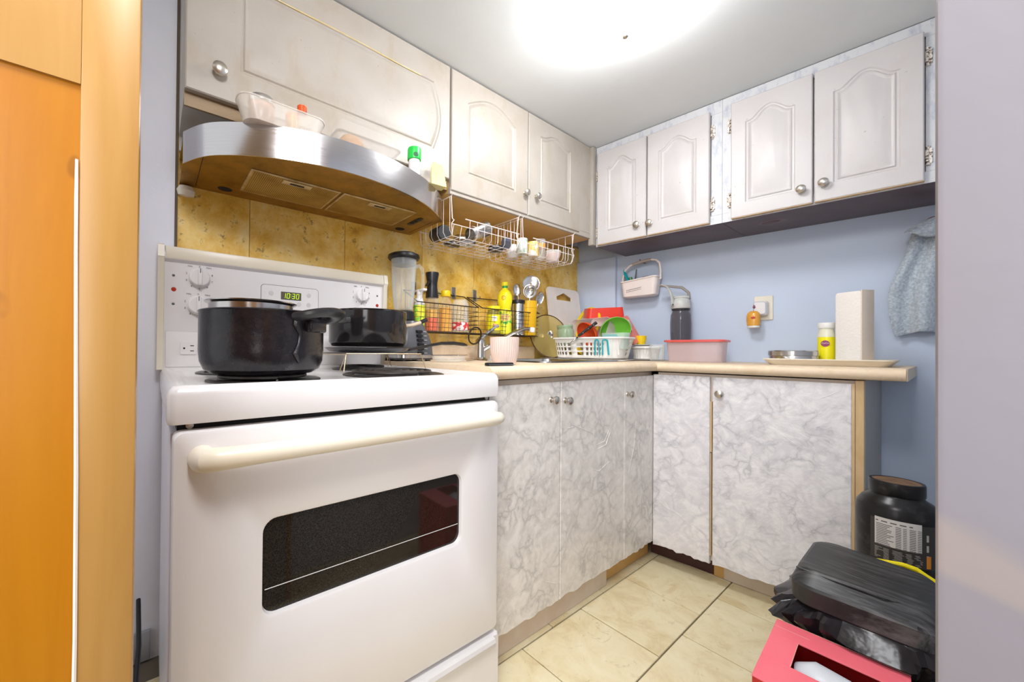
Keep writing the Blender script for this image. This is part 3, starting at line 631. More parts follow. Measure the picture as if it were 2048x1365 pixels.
for y0, y1 in ((.205, .484), (.494, .792)):
    f = build('filter', MB().box((.075, y0, 1.4905), (.262, y1, 1.4934), .001, 1), m_hoodfr, rh, 'framed grease filter')
    build('filter_mesh', MB().box((.083, y0+.008, 1.4896), (.254, y1-.008, 1.4904)), m_filter, f)
    ym = (y0+y1)/2
    build('filter_latch', MB().box((.225, ym-.045, 1.4865), (.252, ym+.045, 1.4895), .001), m_hoodfr, f, 'pull latch')
    build('latch_slot', MB().box((.234, ym-.022, 1.4858), (.243, ym+.022, 1.4864)), m_hole, f)
for y in (.165, .845): build('lamp_hole', MB().lathe([(.022, 0), (.021, -.0016)], (.05, y, 1.4934), seg=20, sx=.8), m_hole, rh, 'dark round lamp recess')
build('switch_plate', MB().loft([[(u, v, z) for u, v in rr(.10, .024, .011, 5, .17, .845)] for z in (1.4915, 1.4934)]), m_black, rh, 'oval switch plate')
for i in range(3): build('switch', MB().box((.14+.025*i, .838, 1.489), (.155+.025*i, .852, 1.4914), .002), m_blackm, rh)
build('plaster_blob', MB().lathe([(.005, .0), (.022, .004), (.026, .02), (.018, .034), (.004, .036)], (.004, .058, 1.455), (0.15, 0, 1), 12), m_cream, wl, 'plaster patch below the hood')
print('stove ok')
# ------------------------------------------------------------------ food tubs on the hood
HZ = 1.5758
def tub(name, cx, cy, w, d, h, z0, mat, label, cat, taper=.85, r=.02, th=.0012, rot=0, lip=.004, parent=None, group=None, tilt=None):
    lo = []
    def L_(k, hh, grow=0): return [Vector((x, y, hh)) for x, y in rr(w*k+grow, d*k+grow, r, 5)]
    lo = [L_(taper, 0), L_(1, h-lip), L_(1, h-lip, lip), L_(1, h, lip), L_(1, h, -2*th), L_(taper, th, -2*th)]
    M = Matrix.Rotation(rot, 3, 'Z')
    if tilt: M = M @ Matrix.Rotation(tilt[0], 3, tilt[1])
    lo = [[M @ p + Vector((cx, cy, z0)) for p in l] for l in lo]
    m = MB().loft(lo)
    if parent is not None: return build(name, m, mat, parent)
    return solo(name, m, mat, label, cat, group)
tub('plastic_tub', .347, .268, .082, .235, .060, HZ+.001, m_frost2, 'frosted plastic tub holding jars on the left of the range hood top', 'tub', taper=.86, r=.035)
j = thing('sauce_jar', 'jar with a round silver metal lid standing in the tub on the range hood', 'jar', (.335, .215, HZ+.003))
build('glass', MB().lathe([(.030, HZ+.004), (.033, HZ+.010), (.033, HZ+.062), (.031, HZ+.068), (.001, HZ+.068)], (.335, .215, 0), seg=28), MAT('brown_sauce', (.42, .20, .10), .2), j)
build('lid', MB().lathe([(.034, HZ+.066), (.0355, HZ+.068), (.0355, HZ+.080), (.034, HZ+.083), (.030, HZ+.0815), (.001, HZ+.0815)], (.335, .215, 0), seg=32), m_steel, j, 'silver lid')
j = thing('spice_jar', 'small jar with a yellow-orange top inside the tub on the range hood', 'jar', (.335, .300, HZ+.003))
build('glass', MB().lathe([(.016, HZ+.004), (.018, HZ+.008), (.018, HZ+.055), (.001, HZ+.055)], (.335, .300, 0), seg=20), MAT('yellow_spice', (.75, .38, .05), .3), j)
build('lid', MB().lathe([(.019, HZ+.0552), (.019, HZ+.070), (.001, HZ+.071)], (.335, .300, 0), seg=20), MAT('orange_lid', (.75, .24, .04), .35), j)
j = thing('small_bottle', 'small clear bottle with a ribbed orange-red screw cap on the range hood', 'bottle', (.352, .322, HZ+.003))
build('bottle', MB().lathe([(.018, HZ+.003), (.020, HZ+.008), (.020, HZ+.048), (.009, HZ+.066), (.009, HZ+.074)], (.352, .322, 0), seg=24, ), m_clearp, j)
cap = MB()
for k in range(4): cap.lathe([(.0125, HZ+.0745+k*.0055), (.0135, HZ+.076+k*.0055), (.0135, HZ+.0785+k*.0055), (.0125, HZ+.0799+k*.0055)], (.352, .322, 0), seg=24)
build('cap', cap, MAT('orange_red_cap', (.72, .10, .01), .35), j, 'orange-red ribbed cap')
cl = thing('clamshell_box', 'clear plastic clamshell food box in the middle of the range hood top', 'food box', (.355, .565, HZ))
def loopz(w, d, r, z, cx, cy): return [(x, y, z) for x, y in rr(w, d, r, 5, cx, cy)]
build('base', MB().loft([loopz(.07, .19, .02, HZ+.001, .365, .52), loopz(.085, .215, .02, HZ+.036, .365, .52), loopz(.095, .225, .02, HZ+.037, .365, .52), loopz(.095, .225, .02, HZ+.039, .365, .52), loopz(.080, .21, .02, HZ+.0385, .365, .52), loopz(.066, .186, .02, HZ+.0025, .365, .52)]), m_clearp, cl)
build('lid', MB().loft([loopz(.095, .225, .02, HZ+.040, .365, .52), loopz(.085, .215, .02, HZ+.042, .365, .52), loopz(.070, .18, .02, HZ+.078, .365, .51), loopz(.05, .16, .018, HZ+.080, .365, .51)]), m_clearp, cl)
solo('bread_roll', MB().lathe([(.012, HZ+.003), (.026, HZ+.010), (.029, HZ+.028), (.018, HZ+.052), (.001, HZ+.060)], (.362, .475, 0), seg=20, sy=1.6), MAT('brown_food', (.50, .30, .16), .6, bmp=.5, bscale=50), 'brown food seen inside the clear clamshell box on the hood', 'food')
tub('plastic_tub', .328, .800, .046, .14, .112, HZ+.001, m_clearp, 'clear tall plastic tub at the right end of the range hood top', 'tub', taper=.9, r=.015)
j = thing('small_jar', 'small jar with a bright green screw lid at the right of the hood top', 'jar', (.345, .722, HZ+.003))
build('jar', MB().lathe([(.020, HZ+.003), (.021, HZ+.05), (.020, HZ+.062), (.001, HZ+.062)], (.345, .722, 0), seg=24), m_white, j)
build('lid', MB().lathe([(.0235, HZ+.0622), (.0245, HZ+.066), (.0245, HZ+.098), (.0235, HZ+.103), (.001, HZ+.103)], (.345, .722, 0), seg=32), MAT('bright_green_plastic', (.01, .55, .06), .35), j, 'bright green lid')
build('lid_print', MB().lathe([(.009, 0), (.008, .0006), (.001, .0006)], (.3675, .7140, HZ+.074), (1, -.35, 0), 18), MAT('dark_green_print', (.02, .12, .04), .5), j)
solo('yellow_packet', MB().loft([[(.31, .815, HZ+.003), (.345, .80, HZ+.003), (.35, .865, HZ+.003), (.312, .870, HZ+.003)], [(.318, .814, HZ+.07), (.33, .81, HZ+.07), (.333, .866, HZ+.07), (.318, .866, HZ+.07)], [(.322, .818, HZ+.098), (.324, .816, HZ+.098), (.326, .864, HZ+.096), (.322, .864, HZ+.096)]]), MAT('yellow_packet_print', (.85, .72, .01), .35, col2=(.80, .66, .01), scale=60), 'yellow food packet standing in the clear tub beside the green-lidded jar', 'packet')

# ------------------------------------------------------------------ things along the tiled wall
CZ = Zt+.0003
bd = thing('blender', 'blender with a clear glass jar, black lid and dark base behind the stove corner', 'blender', (.16, .815, CZ))
bx, by = .155, .812
build('base', MB().loft([[(x, y, z) for x, y in rr(w, d, r, 6, .17, .835)] for w, d, r, z in ((.150, .175, .04, CZ+.006), (.155, .180, .045, CZ+.02), (.15, .172, .045, CZ+.06), (.13, .15, .05, CZ+.105), (.11, .12, .05, CZ+.135), (.098, .10, .045, CZ+.150))]), MAT('dark_grey_blender_base', (.10, .10, .11), .25), bd, 'dark grey base')
build('chrome_band', MB().loft([[(x, y, z) for x, y in rr(.16, .186, .045, 6, .17, .835)] for z in (CZ+.012, CZ+.024)]), m_steel, bd)
for sx in (-.05, .05):
    for sy in (-.06, .06): build('foot', MB().lathe([(.012, 0), (.013, .012)], (.17+sx, .835+sy, CZ), seg=12), m_black, bd)
for k in range(6):
    z = CZ+.030+k*.016; xx = .2515-.0011*max(0, k-1)**1.6
    build('button', MB().loft([[(xx-.01, y, zz) for y, zz in rr(.030, .0105, .004, 4, .838, z)], [(xx+.004, y, zz) for y, zz in rr(.026, .0085, .004, 4, .838, z)]]), m_black, bd, 'black push button')
    build('button_mark', MB().box((xx-.004, .858, z-.0007), (xx-.0015, .872, z+.0007)), m_greybtn, bd)
build('collar', MB().lathe([(.046, CZ+.1505), (.050, CZ+.155), (.048, CZ+.185), (.040, CZ+.190)], (bx, by, 0), seg=32), m_black, bd)
build('jar', MB().lathe([(.036, CZ+.188), (.040, CZ+.192), (.046, CZ+.24), (.050, CZ+.30), (.0555, CZ+.385), (.0535, CZ+.386), (.048, CZ+.30), (.044, CZ+.24), (.036, CZ+.196)], (bx, by, 0), seg=32), m_glass, bd, 'clear glass jar')
for k in range(6):
    a = k*pi/3+.3; build('jar_rib', MB().tube([(bx+.0415*cos(a), by+.0415*sin(a), CZ+.21), (bx+.049*cos(a), by+.049*sin(a), CZ+.29), (bx+.052*cos(a), by+.052*sin(a), CZ+.34)], [.002, .0035, .001], 6), m_glass, bd)
hh = Vector((.35, .94, 0)).normalized()
build('jar_handle', MB().tube([Vector((bx, by, CZ+z))+hh*q for q, z in ((.052, .360), (.068, .368), (.082, .355), (.086, .32), (.084, .275), (.074, .245), (.056, .232), (.047, .235))], .0072, 10), m_glass, bd, 'glass handle')
build('lid', MB().lathe([(.050, CZ+.365), (.052, CZ+.386), (.064, CZ+.3865), (.069, CZ+.392), (.067, CZ+.402), (.055, CZ+.408), (.001, CZ+.409)], (bx, by, 0), seg=40), m_black, bd, 'black lid')
build('lid_cap', MB().lathe([(.024, CZ+.4092), (.023, CZ+.418), (.019, CZ+.421), (.001, CZ+.421)], (bx, by, 0), seg=28), m_cream, bd, 'cream centre cap')
bd.scale = (1, 1, 1.115); bd.location = (bd.location[0]-.06, bd.location[1]+.027, bd.location[2]-.0003)
solo('shallow_dish', MB().lathe([(.045, CZ), (.06, CZ+.006), (.066, CZ+.022), (.064, CZ+.022), (.058, CZ+.008), (.02, CZ+.003)], (.33, .90, 0), seg=36), m_glass, 'shallow clear glass dish on the worktop under the pan handle', 'dish')
tw = thing('tongs', 'thin wire-looped tongs lying across the glass dish', 'utensil', (.33, .90, CZ+.023))
build('arm', MB().tube([(.345, .80, CZ+.0265), (.35, .88, CZ+.027), (.352, .925, CZ+.027)], .0022, 6), m_steel, tw)
build('loop', MB().tube([(.352+.010*cos(a), .948+.026*sin(a), CZ+.027) for a in [k*2*pi/20 for k in range(20)]], .0016, 6, closed=True), m_steel, tw)

# wire baskets on the tiles
def wall_basket(y0, y1, z0=1.046, z1=1.172, zb=1.235, x1=.122, label=''):
    t = thing('wall_wire_basket', label, 'wire basket', (.07, (y0+y1)/2, z0), 0, 'dark wire baskets on the tiled wall')
    fr = MB(); r = .0026
    fr.tube([(.012, y0-.002, zb), (x1, y0, z1), (x1, y1, z1), (.012, y1+.002, zb)], r, 7)
    fr.tube([(.012, y0, zb), (.010, (y0+y1)/2, zb+.004), (.012, y1, zb)], r, 7)
    fr.tube([(.012, y0, z0), (x1-.01, y0, z0), (x1-.01, y1, z0), (.012, y1, z0)], r, 7, closed=True)
    build('frame', fr, m_bwire, t)
    g = MB(); w = .0010
    n = int((y1-y0)/.0215)
    for i in range(1, n): y = y0+(y1-y0)*i/n; g.tube([(x1, y, z1), (x1-.01, y, z0), (.012, y, z0)], w, 4)
    for i in range(1, 6): z = z0+(z1-z0)*i/6; xx = x1-.01+.01*i/6; g.tube([(.012, y0, z), (xx, y0, z), (xx, y1, z), (.012, y1, z)], w, 4)
    for i in range(1, 6):
        x = .012+(x1-.022)*i/6; zz = zb+(z1-zb)*i/6
        for y in (y0, y1): g.tube([(x, y, zz), (x, y, z0)], w, 4)
        g.tube([(x, y0, z0), (x, y1, z0)], w, 4)
    o = build('wire_grid', g, m_bwire, t); o['kind'] = 'stuff'
    for y in (y0+.06, y1-.06):
        build('hook', MB().box((.001, y-.013, zb-.014), (.004, y+.013, zb+.045), .0015, 1).tube([(.004, y, zb+.02), (.012, y, zb+.012), (.018, y, zb), (.012, y, zb-.01)], .003, 6), m_greybtn if False else MAT('grey_hook', (.25, .23, .22), .4, .5), t, 'grey metal hook')
    return t
wall_basket(.893, 1.252, label='left dark wire basket on the tiled wall holding the oil bottles')
wall_basket(1.275, 1.712, label='right dark wire basket on the tiled wall holding the lemon juice bottle')
solo('wire_ring', MB().tube([(.115+.03*sin(a)*.3, 1.235+.040*cos(a), 1.035+.040*sin(a)) for a in [k*2*pi/24 for k in range(24)]], .0040, 8, closed=True), m_bwire, 'dark rubbery ring hanging between the two wall baskets', 'ring')
BZ = 1.0488
def bottle(name, x, y, prof, mat, label, cat='bottle', **k):
    t = thing(name, label, cat, (x, y, BZ)); build('body', MB().lathe([(r, BZ+h) for r, h in prof], (x, y, 0), seg=28), mat, t); return t
m_yel = MAT('yellow_plastic', (.88, .62, .01), .3); m_yel2 = MAT('lemon_yellow_plastic', (.90, .80, .01), .28)
m_lab_g = MAT('green_yellow_label', (.30, .68, .05), .4, col2=(.85, .80, .05), scale=28, lo=.45, hi=.5)
def upd(prof): return prof
t = bottle('spray_bottle', .09, .925, [(.022, 0), (.025, .004), (.025, .115), (.012, .150), (.012, .158)], m_white, 'white spray bottle with a green and yellow label at the left end of the basket')
build('label', MB().lathe([(.0254, BZ+.01), (.0256, BZ+.112)], (.09, .925, 0), seg=28, cap0=False, cap1=False), m_lab_g, t, 'green and yellow label')
build('spray_head', MB().lathe([(.012, BZ+.1585), (.012, BZ+.178), (.009, BZ+.182), (.001, BZ+.182)], (.09, .925, 0), seg=20).box((.06, .915, BZ+.172), (.135, .935, BZ+.182), .003), m_white, t)
t = bottle('oil_sprayer', .075, 1.005, [(.029, 0), (.032, .004), (.032, .128), (.028, .148), (.024, .152)], m_clearp, 'clear oil sprayer with a black waisted trigger head', 'bottle')
build('oil', MB().lathe([(.0302, BZ+.003), (.0302, BZ+.060), (.001, BZ+.060)], (.075, 1.005, 0), seg=28), MAT('red_orange_oil', (.85, .12, .02), .15), t, 'red-orange liquid')
build('oil_top', MB().lathe([(.0302, BZ+.0605), (.0302, BZ+.098), (.001, BZ+.098)], (.075, 1.005, 0), seg=28), MAT('amber_oil', (.80, .42, .03), .15), t, 'amber liquid')
build('head', MB().lathe([(.029, BZ+.1522), (.030, BZ+.158), (.024, BZ+.20), (.024, BZ+.22), (.031, BZ+.262), (.030, BZ+.268), (.001, BZ+.269)], (.075, 1.005, 0), seg=28), m_black, t, 'black head')
build('trigger', MB().tube([(.085, .985, BZ+.225), (.10, .960, BZ+.210), (.11, .945, BZ+.198)], [.009, .006, .004], 8), m_black, t)
t = bottle('juice_bottle', .075, 1.085, [(.028, 0), (.031, .004), (.031, .115), (.028, .135), (.016, .158), (.015, .166)], m_clearp, 'orange drink bottle with a yellow cap in the left basket')
build('drink', MB().lathe([(.0292, BZ+.003), (.0292, BZ+.112), (.001, BZ+.112)], (.075, 1.085, 0), seg=28), MAT('orange_drink', (.90, .45, .03), .2), t, 'orange drink')
build('cap', MB().lathe([(.0215, BZ+.1662), (.0225, BZ+.168), (.0225, BZ+.190), (.021, BZ+.193), (.001, BZ+.193)], (.075, 1.085, 0), seg=28), m_yel, t, 'yellow cap')
t = bottle('glass_jar', .08, 1.170, [(.038, 0), (.041, .004), (.041, .135), (.032, .148), (.032, .158), (.030, .158), (.030, .148), (.039, .133), (.037, .006)], m_glass, 'empty clear glass jar with a red label in the left basket', 'jar')
build('label', MB().lathe([(.0413, BZ+.012), (.0413, BZ+.048)], (.08, 1.170, 0), seg=28, cap0=False, cap1=False), MAT('red_label', (.72, .05, .06), .4, col2=(.85, .75, .70), scale=45, lo=.52, hi=.56), t, 'red label')
t = bottle('pickle_jar', .085, 1.392, [(.032, 0), (.036, .005), (.036, .100), (.029, .115), (.029, .122)], MAT('olive_jar_contents', (.35, .30, .05), .2), 'jar with a yellow lid and yellow label beside the lemon juice bottle', 'jar')
build('label', MB().lathe([(.0364, BZ+.018), (.0364, BZ+.098)], (.085, 1.392, 0), seg=28, cap0=False, cap1=False), m_yel2, t, 'yellow label')
build('lid', MB().lathe([(.033, BZ+.1222), (.0345, BZ+.124), (.0345, BZ+.140), (.033, BZ+.142), (.001, BZ+.142)], (.085, 1.392, 0), seg=28), m_yel2, t, 'yellow lid')
cdir = Vector((1.466-.085, -.02-1.39, 0)).normalized(); tdir = Vector((-cdir.y, cdir.x, 0))
def patch(name, cx, cy, R, a0, a1, z0, z1, mat, parent, label=None, n=8):
    lp = []
    for k in range(n+1):
        a = math.atan2(cdir.y, cdir.x)+a0+(a1-a0)*k/n; c_, s_ = cos(a), sin(a)
        lp.append([(cx+R*c_, cy+R*s_, z0), (cx+R*c_, cy+R*s_, z1), (cx+(R+.0003)*c_, cy+(R+.0003)*s_, z1), (cx+(R+.0003)*c_, cy+(R+.0003)*s_, z0)])
    return build(name, MB().loft(lp), mat, parent, label)
patch('label_patch', .085, 1.392, .0366, -.2, .5, BZ+.065, BZ+.09, m_white, t, 'white patch'); patch('label_patch', .085, 1.392, .0366, -.1, .55, BZ+.028, BZ+.05, MAT('pink_print', (.75, .35, .20), .4), t, 'pink print')
lx, ly = .085, 1.475
t = bottle('lemon_juice_bottle', lx, ly, [(.032, 0), (.036, .005), (.036, .118), (.030, .132), (.034, .150), (.0385, .175), (.0375, .200), (.028, .225), (.015, .238), (.014, .244)], m_yel2, 'lemon-shaped yellow juice bottle with a green neck and green label')
build('neck', MB().lathe([(.0145, BZ+.2442), (.0145, BZ+.256)], (lx, ly, 0), seg=24), MAT('green_neck', (.03, .35, .05), .35), t, 'green neck')
build('cap', MB().lathe([(.0155, BZ+.2562), (.016, BZ+.258), (.016, BZ+.274), (.0145, BZ+.276), (.001, BZ+.276)], (lx, ly, 0), seg=24), m_yel2, t, 'yellow cap')
build('label', MB().lathe([(.0363, BZ+.008), (.0363, BZ+.122)], (lx, ly, 0), seg=32, cap0=False, cap1=False), MAT('green_lemon_label', (.06, .50, .06), .4, col2=(.80, .78, .03), scale=24, lo=.42, hi=.46), t, 'green label with lemons')
patch('label_patch', lx, ly, .0366, -.75, .75, BZ+.070, BZ+.106, MAT('pale_yellow_patch', (.88, .80, .25), .4), t, 'pale yellow name patch')
m_redp = MAT('red_print', (.65, .08, .03), .4)
tp = Vector((lx, ly, 0))+cdir*.0372
text('label_lettering', 'Lemon', .021, m_redp, t, tp+Vector((0, 0, BZ+.094)), tdir, (0, 0, 1)); text('label_lettering', 'Juice', .018, m_redp, t, tp+Vector((0, 0, BZ+.079)), tdir, (0, 0, 1))
tq = Vector((lx, ly, BZ+.190))+cdir*.0392-tdir*.008
build('badge_ring', MB().tube([tq+tdir*.010*cos(a)+Vector((0, 0, .010*sin(a))) for a in [k*2*pi/20 for k in range(20)]], .0010, 5, closed=True), m_redp, t, 'red ring mark'); text('badge_number', '31', .012, m_redp, t, tq, tdir, (0, 0, 1))
t = bottle('steel_shaker', .08, 1.583, [(.033, 0), (.036, .004), (.036, .165), (.033, .172)], m_steel, 'brushed steel canister with a black lid beside the yellow cup', 'canister')
build('lid', MB().lathe([(.037, BZ+.1722), (.0385, BZ+.174), (.0385, BZ+.188), (.036, BZ+.190), (.001, BZ+.190)], (.08, 1.583, 0), seg=28), m_black, t, 'black lid')
uc = thing('utensil_cup', 'tall yellow-orange plastic cup full of steel utensils in the right basket', 'cup', (.085, 1.665, BZ))
cx, cy = .088, 1.662
build('cup', MB().lathe([(.038, BZ), (.040, BZ+.003), (.045, BZ+.150), (.047, BZ+.152), (.047, BZ+.188), (.045, BZ+.190), (.044, BZ+.150), (.037, BZ+.006)], (cx, cy, 0), seg=36), CLEAR('yellow_orange_plastic', (.88, .50, .01), .86, .3), uc)
def spoon(name, p0, p1, bowl, label, group=None, nrm=None, slots=0, rim=False):
    """handle from p0 to p1, oval bowl beyond p1 facing nrm"""
    p0, p1 = Vector(p0), Vector(p1); d = (p1-p0).normalized(); n = Vector(nrm or cdir); n = (n-d*n.dot(d)).normalized(); s_ = d.cross(n)
    t = thing(name, label, 'utensil', p0, 0, group)
    build('handle', MB().tube([p0, p0.lerp(p1, .5), p1], [.0042, .003, .0028], 8, sx=.6), m_steel, t)
    c = p1+d*bowl[0]*.95; lo = []
    for k, dep in ((1, 0), (.97, -.002), (.8, -bowl[2]*.6), (.5, -bowl[2]*.9), (.1, -bowl[2])):
        lo.append([c+d*bowl[0]*k*cos(a)+s_*bowl[1]*k*sin(a)+n*dep for a in [j*2*pi/28 for j in range(28)]])
    lo2 = [[p+n*.0012 for p in l] for l in lo[::-1]]
    build('bowl', MB().loft(lo+lo2, False, False), m_steel, t)
    if rim: build('rim', MB().tube(lo[0], .0022, 6, closed=True), m_steel, t)
    return t
spoon('skimmer', (cx, cy, BZ+.01), (.08, 1.690, 1.300), (.045, .045, .008), 'round steel skimmer standing tallest in the yellow cup', rim=True)
spoon('ladle', (cx+.01, cy-.01, BZ+.01), (.115, 1.640, 1.255), (.036, .034, .022), 'steel ladle in front of the skimmer in the yellow cup', rim=True)
spoon('serving_spoon', (cx, cy+.01, BZ+.01), (.12, 1.705, 1.225), (.036, .024, .008), 'steel serving spoon leaning right out of the yellow cup', nrm=(1, -.2, .5))
spoon('serving_spoon', (cx-.01, cy-.01, BZ+.01), (.06, 1.610, 1.270), (.034, .022, .008), 'steel spoon leaning left out of the yellow cup')
for k, (a, b) in enumerate((((cx+.01, cy+.01, BZ+.01), (.10, 1.745, 1.345)), ((cx-.01, cy, BZ+.01), (.07, 1.730, 1.340)))):
    solo('chopstick', MB().tube([a, b], [.0022, .0032], 6), MAT('copper_brown_stick', (.45, .22, .12), .4) if k == 0 else m_wire, ('reddish stick' if k == 0 else 'brass coloured stick')+' poking up right of the skimmer', 'utensil')
# hanging baskets under the cabinet
def hang_basket(y0, y1, label):
    t = thing('hanging_basket', label, 'wire basket', (.17, (y0+y1)/2, 1.43), 0, 'white wire baskets hanging under the cabinet')
    x0, x1, zb, zf, zt = .05, .285, 1.432, 1.506, 1.588; r = .0022; w = .0013
    a = MB()
    for y in (y0, y1):
        a.tube([(x1+.006, y, 1.596), (x1-.004, y, zt), (x0, y, zt)], r, 6)
        a.tube([(x1-.004, y, zt), (x1-.008, y+(.010 if y == y0 else -.010), 1.50), (x1-.004, y+(.016 if y == y0 else -.016), 1.494), (x1, y, 1.476), (x1-.01, y+(.012 if y == y0 else -.012), zb)], r*.85, 6)
    build('support_arm', a, m_wwire, t)
    f = MB(); f.tube([(x1+.004, y0+.07, zf), (x1+.004, y1-.004, zf)], r*1.1, 6); f.tube([(x1, y0+.004, 1.475), (x1, y1-.004, 1.475)], r*.8, 6); f.tube([(x0, y0, 1.50), (x0, y1, 1.50)], r, 6)
    build('front_rail', f, m_wwire, t)
    g = MB()
    n = 9
    for i in range(n+1):
        y = y0+.012+(y1-y0-.024)*i/n; g.tube([(x0, y, 1.50), (x0+.006, y, zb+.008), (x0+.014, y, zb), (x1-.012, y, zb), (x1, y, zb+.012), (x1+.003, y, zf)] if i >= 2 else [(x0, y, 1.50), (x0+.006, y, zb+.008), (x0+.014, y, zb), (x1-.012, y, zb), (x1, y, 1.475)], w, 4)
    m = 5
    for i in range(m+1):
        x = x0+.014+(x1-x0-.026)*i/m
        g.tube([(x, y0, zt), (x, y0, zb+.02), (x, y0+.014, zb-.0015), (x, y1-.014, zb-.0015), (x, y1, zb+.02), (x, y1, zt)], w, 4)
    o = build('wire_grid', g, m_wwire, t); o['kind'] = 'stuff'
    return t
hang_basket(.945, 1.352, 'white wire basket hanging under the cabinet next to the range hood')
hang_basket(1.378, 1.790, 'white wire basket hanging under the cabinet nearest the corner')
WZ = 1.4338
def cyl(name, x, y, z, r, h, axis, mat, label, cat, parts=(), group=None, r2=None):
    t = thing(name, label, cat, (x, y, z), 0, group)
    build('body', MB().lathe([(r*.94, 0), (r, .003), (r2 or r, h-.002), ((r2 or r)*.96, h), ((r2 or r)*.9, h-.003), (r*.88, .004)], (x, y, z), axis, 28), mat, t)
    for nm, a, b, rr_, mt in parts: build(nm, MB().lathe([(rr_, a), (rr_, b)], (x, y, z), axis, 28), mt, t)
    return t
cyl('tumbler', .20, .975, WZ+.034, .031, .10, (-1, .25, .12), m_blackm, 'dark tumbler lying at the left end of the first hanging basket', 'cup')
cyl('steel_cup', .235, 1.09, WZ+.036, .029, .115, (-.1, .9, .42), m_steel, 'steel cup with a yellow stripe leaning in the first hanging basket', 'cup', (('stripe', .07, .078, .0322, MAT('yellow_stripe', (.80, .68, .05), .4)), ('printed_band', .02, .05, .0306, MAT('pinkish_print', (.70, .50, .42), .4))), r2=.037)
cyl('steel_cup', .13, 1.10, WZ+.034, .030, .09, (.1, .95, .1), m_steel, 'plain steel cup behind the striped one in the first hanging basket', 'cup')
solo('black_saucer', MB().lathe([(.036, 0), (.038, .004), (.036, .010), (.010, .014), (.010, .02), (.001, .021)], (.15, 1.055, WZ+.0), (.1, .1, 1), 24), m_black, 'black knobbed saucer-like cover lying in the first hanging basket', 'saucer')
cyl('small_dish', .20, 1.285, WZ, .035, .022, (0, 0, 1), m_black, 'black shallow dish at the right of the first hanging basket', 'dish')
cyl('grey_tin', .24, 1.315, WZ+.026, .024, .04, (-.5, .5, .6), MAT('dark_blue_tin', (.08, .09, .13), .35), 'dark blue-grey tin in the right corner of the first hanging basket', 'tin')
cyl('spice_tin', .24, 1.425, WZ, .026, .075, (0, 0, 1), MAT('pale_printed_tin', (.70, .72, .68), .3, col2=(.35, .50, .35), scale=40, lo=.55, hi=.6), 'pale tin with a green print at the left of the second hanging basket', 'tin')
cyl('spice_tin', .245, 1.500, WZ, .028, .070, (0, 0, 1), MAT('yellow_printed_tin', (.80, .56, .14), .3, col2=(.80, .76, .70), scale=25, lo=.5, hi=.53), 'yellow tin in the second hanging basket', 'tin')
cyl('spice_tin', .15, 1.455, WZ, .030, .068, (0, 0, 1), m_white, 'plain white tin at the back of the second hanging basket', 'tin')
cyl('drinking_glass', .22, 1.585, WZ, .026, .105, (0, .05, 1), m_glass, 'tall clear glass with an orange mark in the second hanging basket', 'glass', (('orange_mark', .06, .08, .0268, MAT('orange_mark', (.85, .35, .08), .4)),))
cyl('drinking_glass', .13, 1.59, WZ, .026, .10, (0, 0, 1), m_glass, 'plain clear glass at the back of the second hanging basket', 'glass')
solo('pink_bowl', MB().lathe([(.022, 0), (.030, .006), (.043, .042), (.042, .044), (.028, .008), (.01, .004)], (.225, 1.685, WZ), seg=28), MAT('pale_pink_bowl', (.82, .66, .62), .35), 'pale pink bowl at the right of the second hanging basket', 'bowl')
solo('pink_bowl', MB().lathe([(.022, 0), (.030, .006), (.043, .042), (.042, .044), (.028, .008), (.01, .004)], (.225, 1.687, WZ+.0145), seg=28), MAT('white_bowl', (.82, .78, .74), .35), 'white bowl nested on the pink one in the second hanging basket', 'bowl')
print('left wall items ok')
# ------------------------------------------------------------------ around the sink
cp = thing('ribbed_cup', 'pale pink vertically ribbed tumbler on the front edge of the worktop', 'cup', (.615, .900, CZ))
N_ = 144
def ribbed(prof, cx, cy, z0, n=N_, amp=.0007):
    return MB().loft([[(cx+(r+amp*rb*(1 if j % 4 < 2 else -1))*cos(2*pi*j/n), cy+(r+amp*rb*(1 if j % 4 < 2 else -1))*sin(2*pi*j/n), z0+h) for j in range(n)] for r, h, rb in prof])
m_pinkcup = MAT('pale_pink_ceramic', (.80, .62, .54), .45)
build('cup', ribbed([(.030, 0, 0), (.035, .003, .3), (.040, .020, 1), (.0445, .05, 1), (.046, .085, 1), (.046, .090, 0), (.0435, .090, 0), (.042, .05, 0), (.03, .006, 0)], .615, .900, CZ), m_pinkcup, cp)
kn = thing('folding_knife', 'slim black utensil handle lying on the worktop left of the pink cup', 'utensil', (.66, .815, CZ))
build('handle', MB().box((-.009, -.05, 0), (.009, .05, .010), .003).map(lambda p: (.655+p[0]+p[1]*.1, .835+p[1], CZ+p[2])), m_black, kn)
build('inlay', MB().box((-.0008, -.048, .003), (.0008, .05, .0045)).map(lambda p: (.665+p[0]+p[1]*.1, .835+p[1], CZ+p[2])), m_steel, kn)
rnd = random.Random(3)
g = MB(); n = 13
lps = []
for i in range(n):
    t = i/(n-1); lps.append([(.40-.10*t+.10*(j/8)+rnd.uniform(-.006, .006), 1.03+.15*t-.05*(j/8)+rnd.uniform(-.006, .006), CZ+.003+.062*sin(pi*min(1, t*1.15)*.55)*(1-abs(j/4-1)**1.6)+rnd.uniform(0, .005)) for j in range(9)])
g.loft(lps, False, False, closed=False)
solo('plastic_wrap', g, CLEAR('crumpled_clear_film', (.85, .84, .84), .12, .1), 'crumpled clear plastic wrap by the faucet behind the pink cup', 'plastic wrap', mods=solid(.0006))
solo('butter_knife', MB().tube([(.30, 1.02, CZ+.004), (.27, 1.10, CZ+.005)], [.006, .004], 6, sx=.35), m_steel, 'small steel knife lying on the worktop beside the plastic wrap', 'utensil')
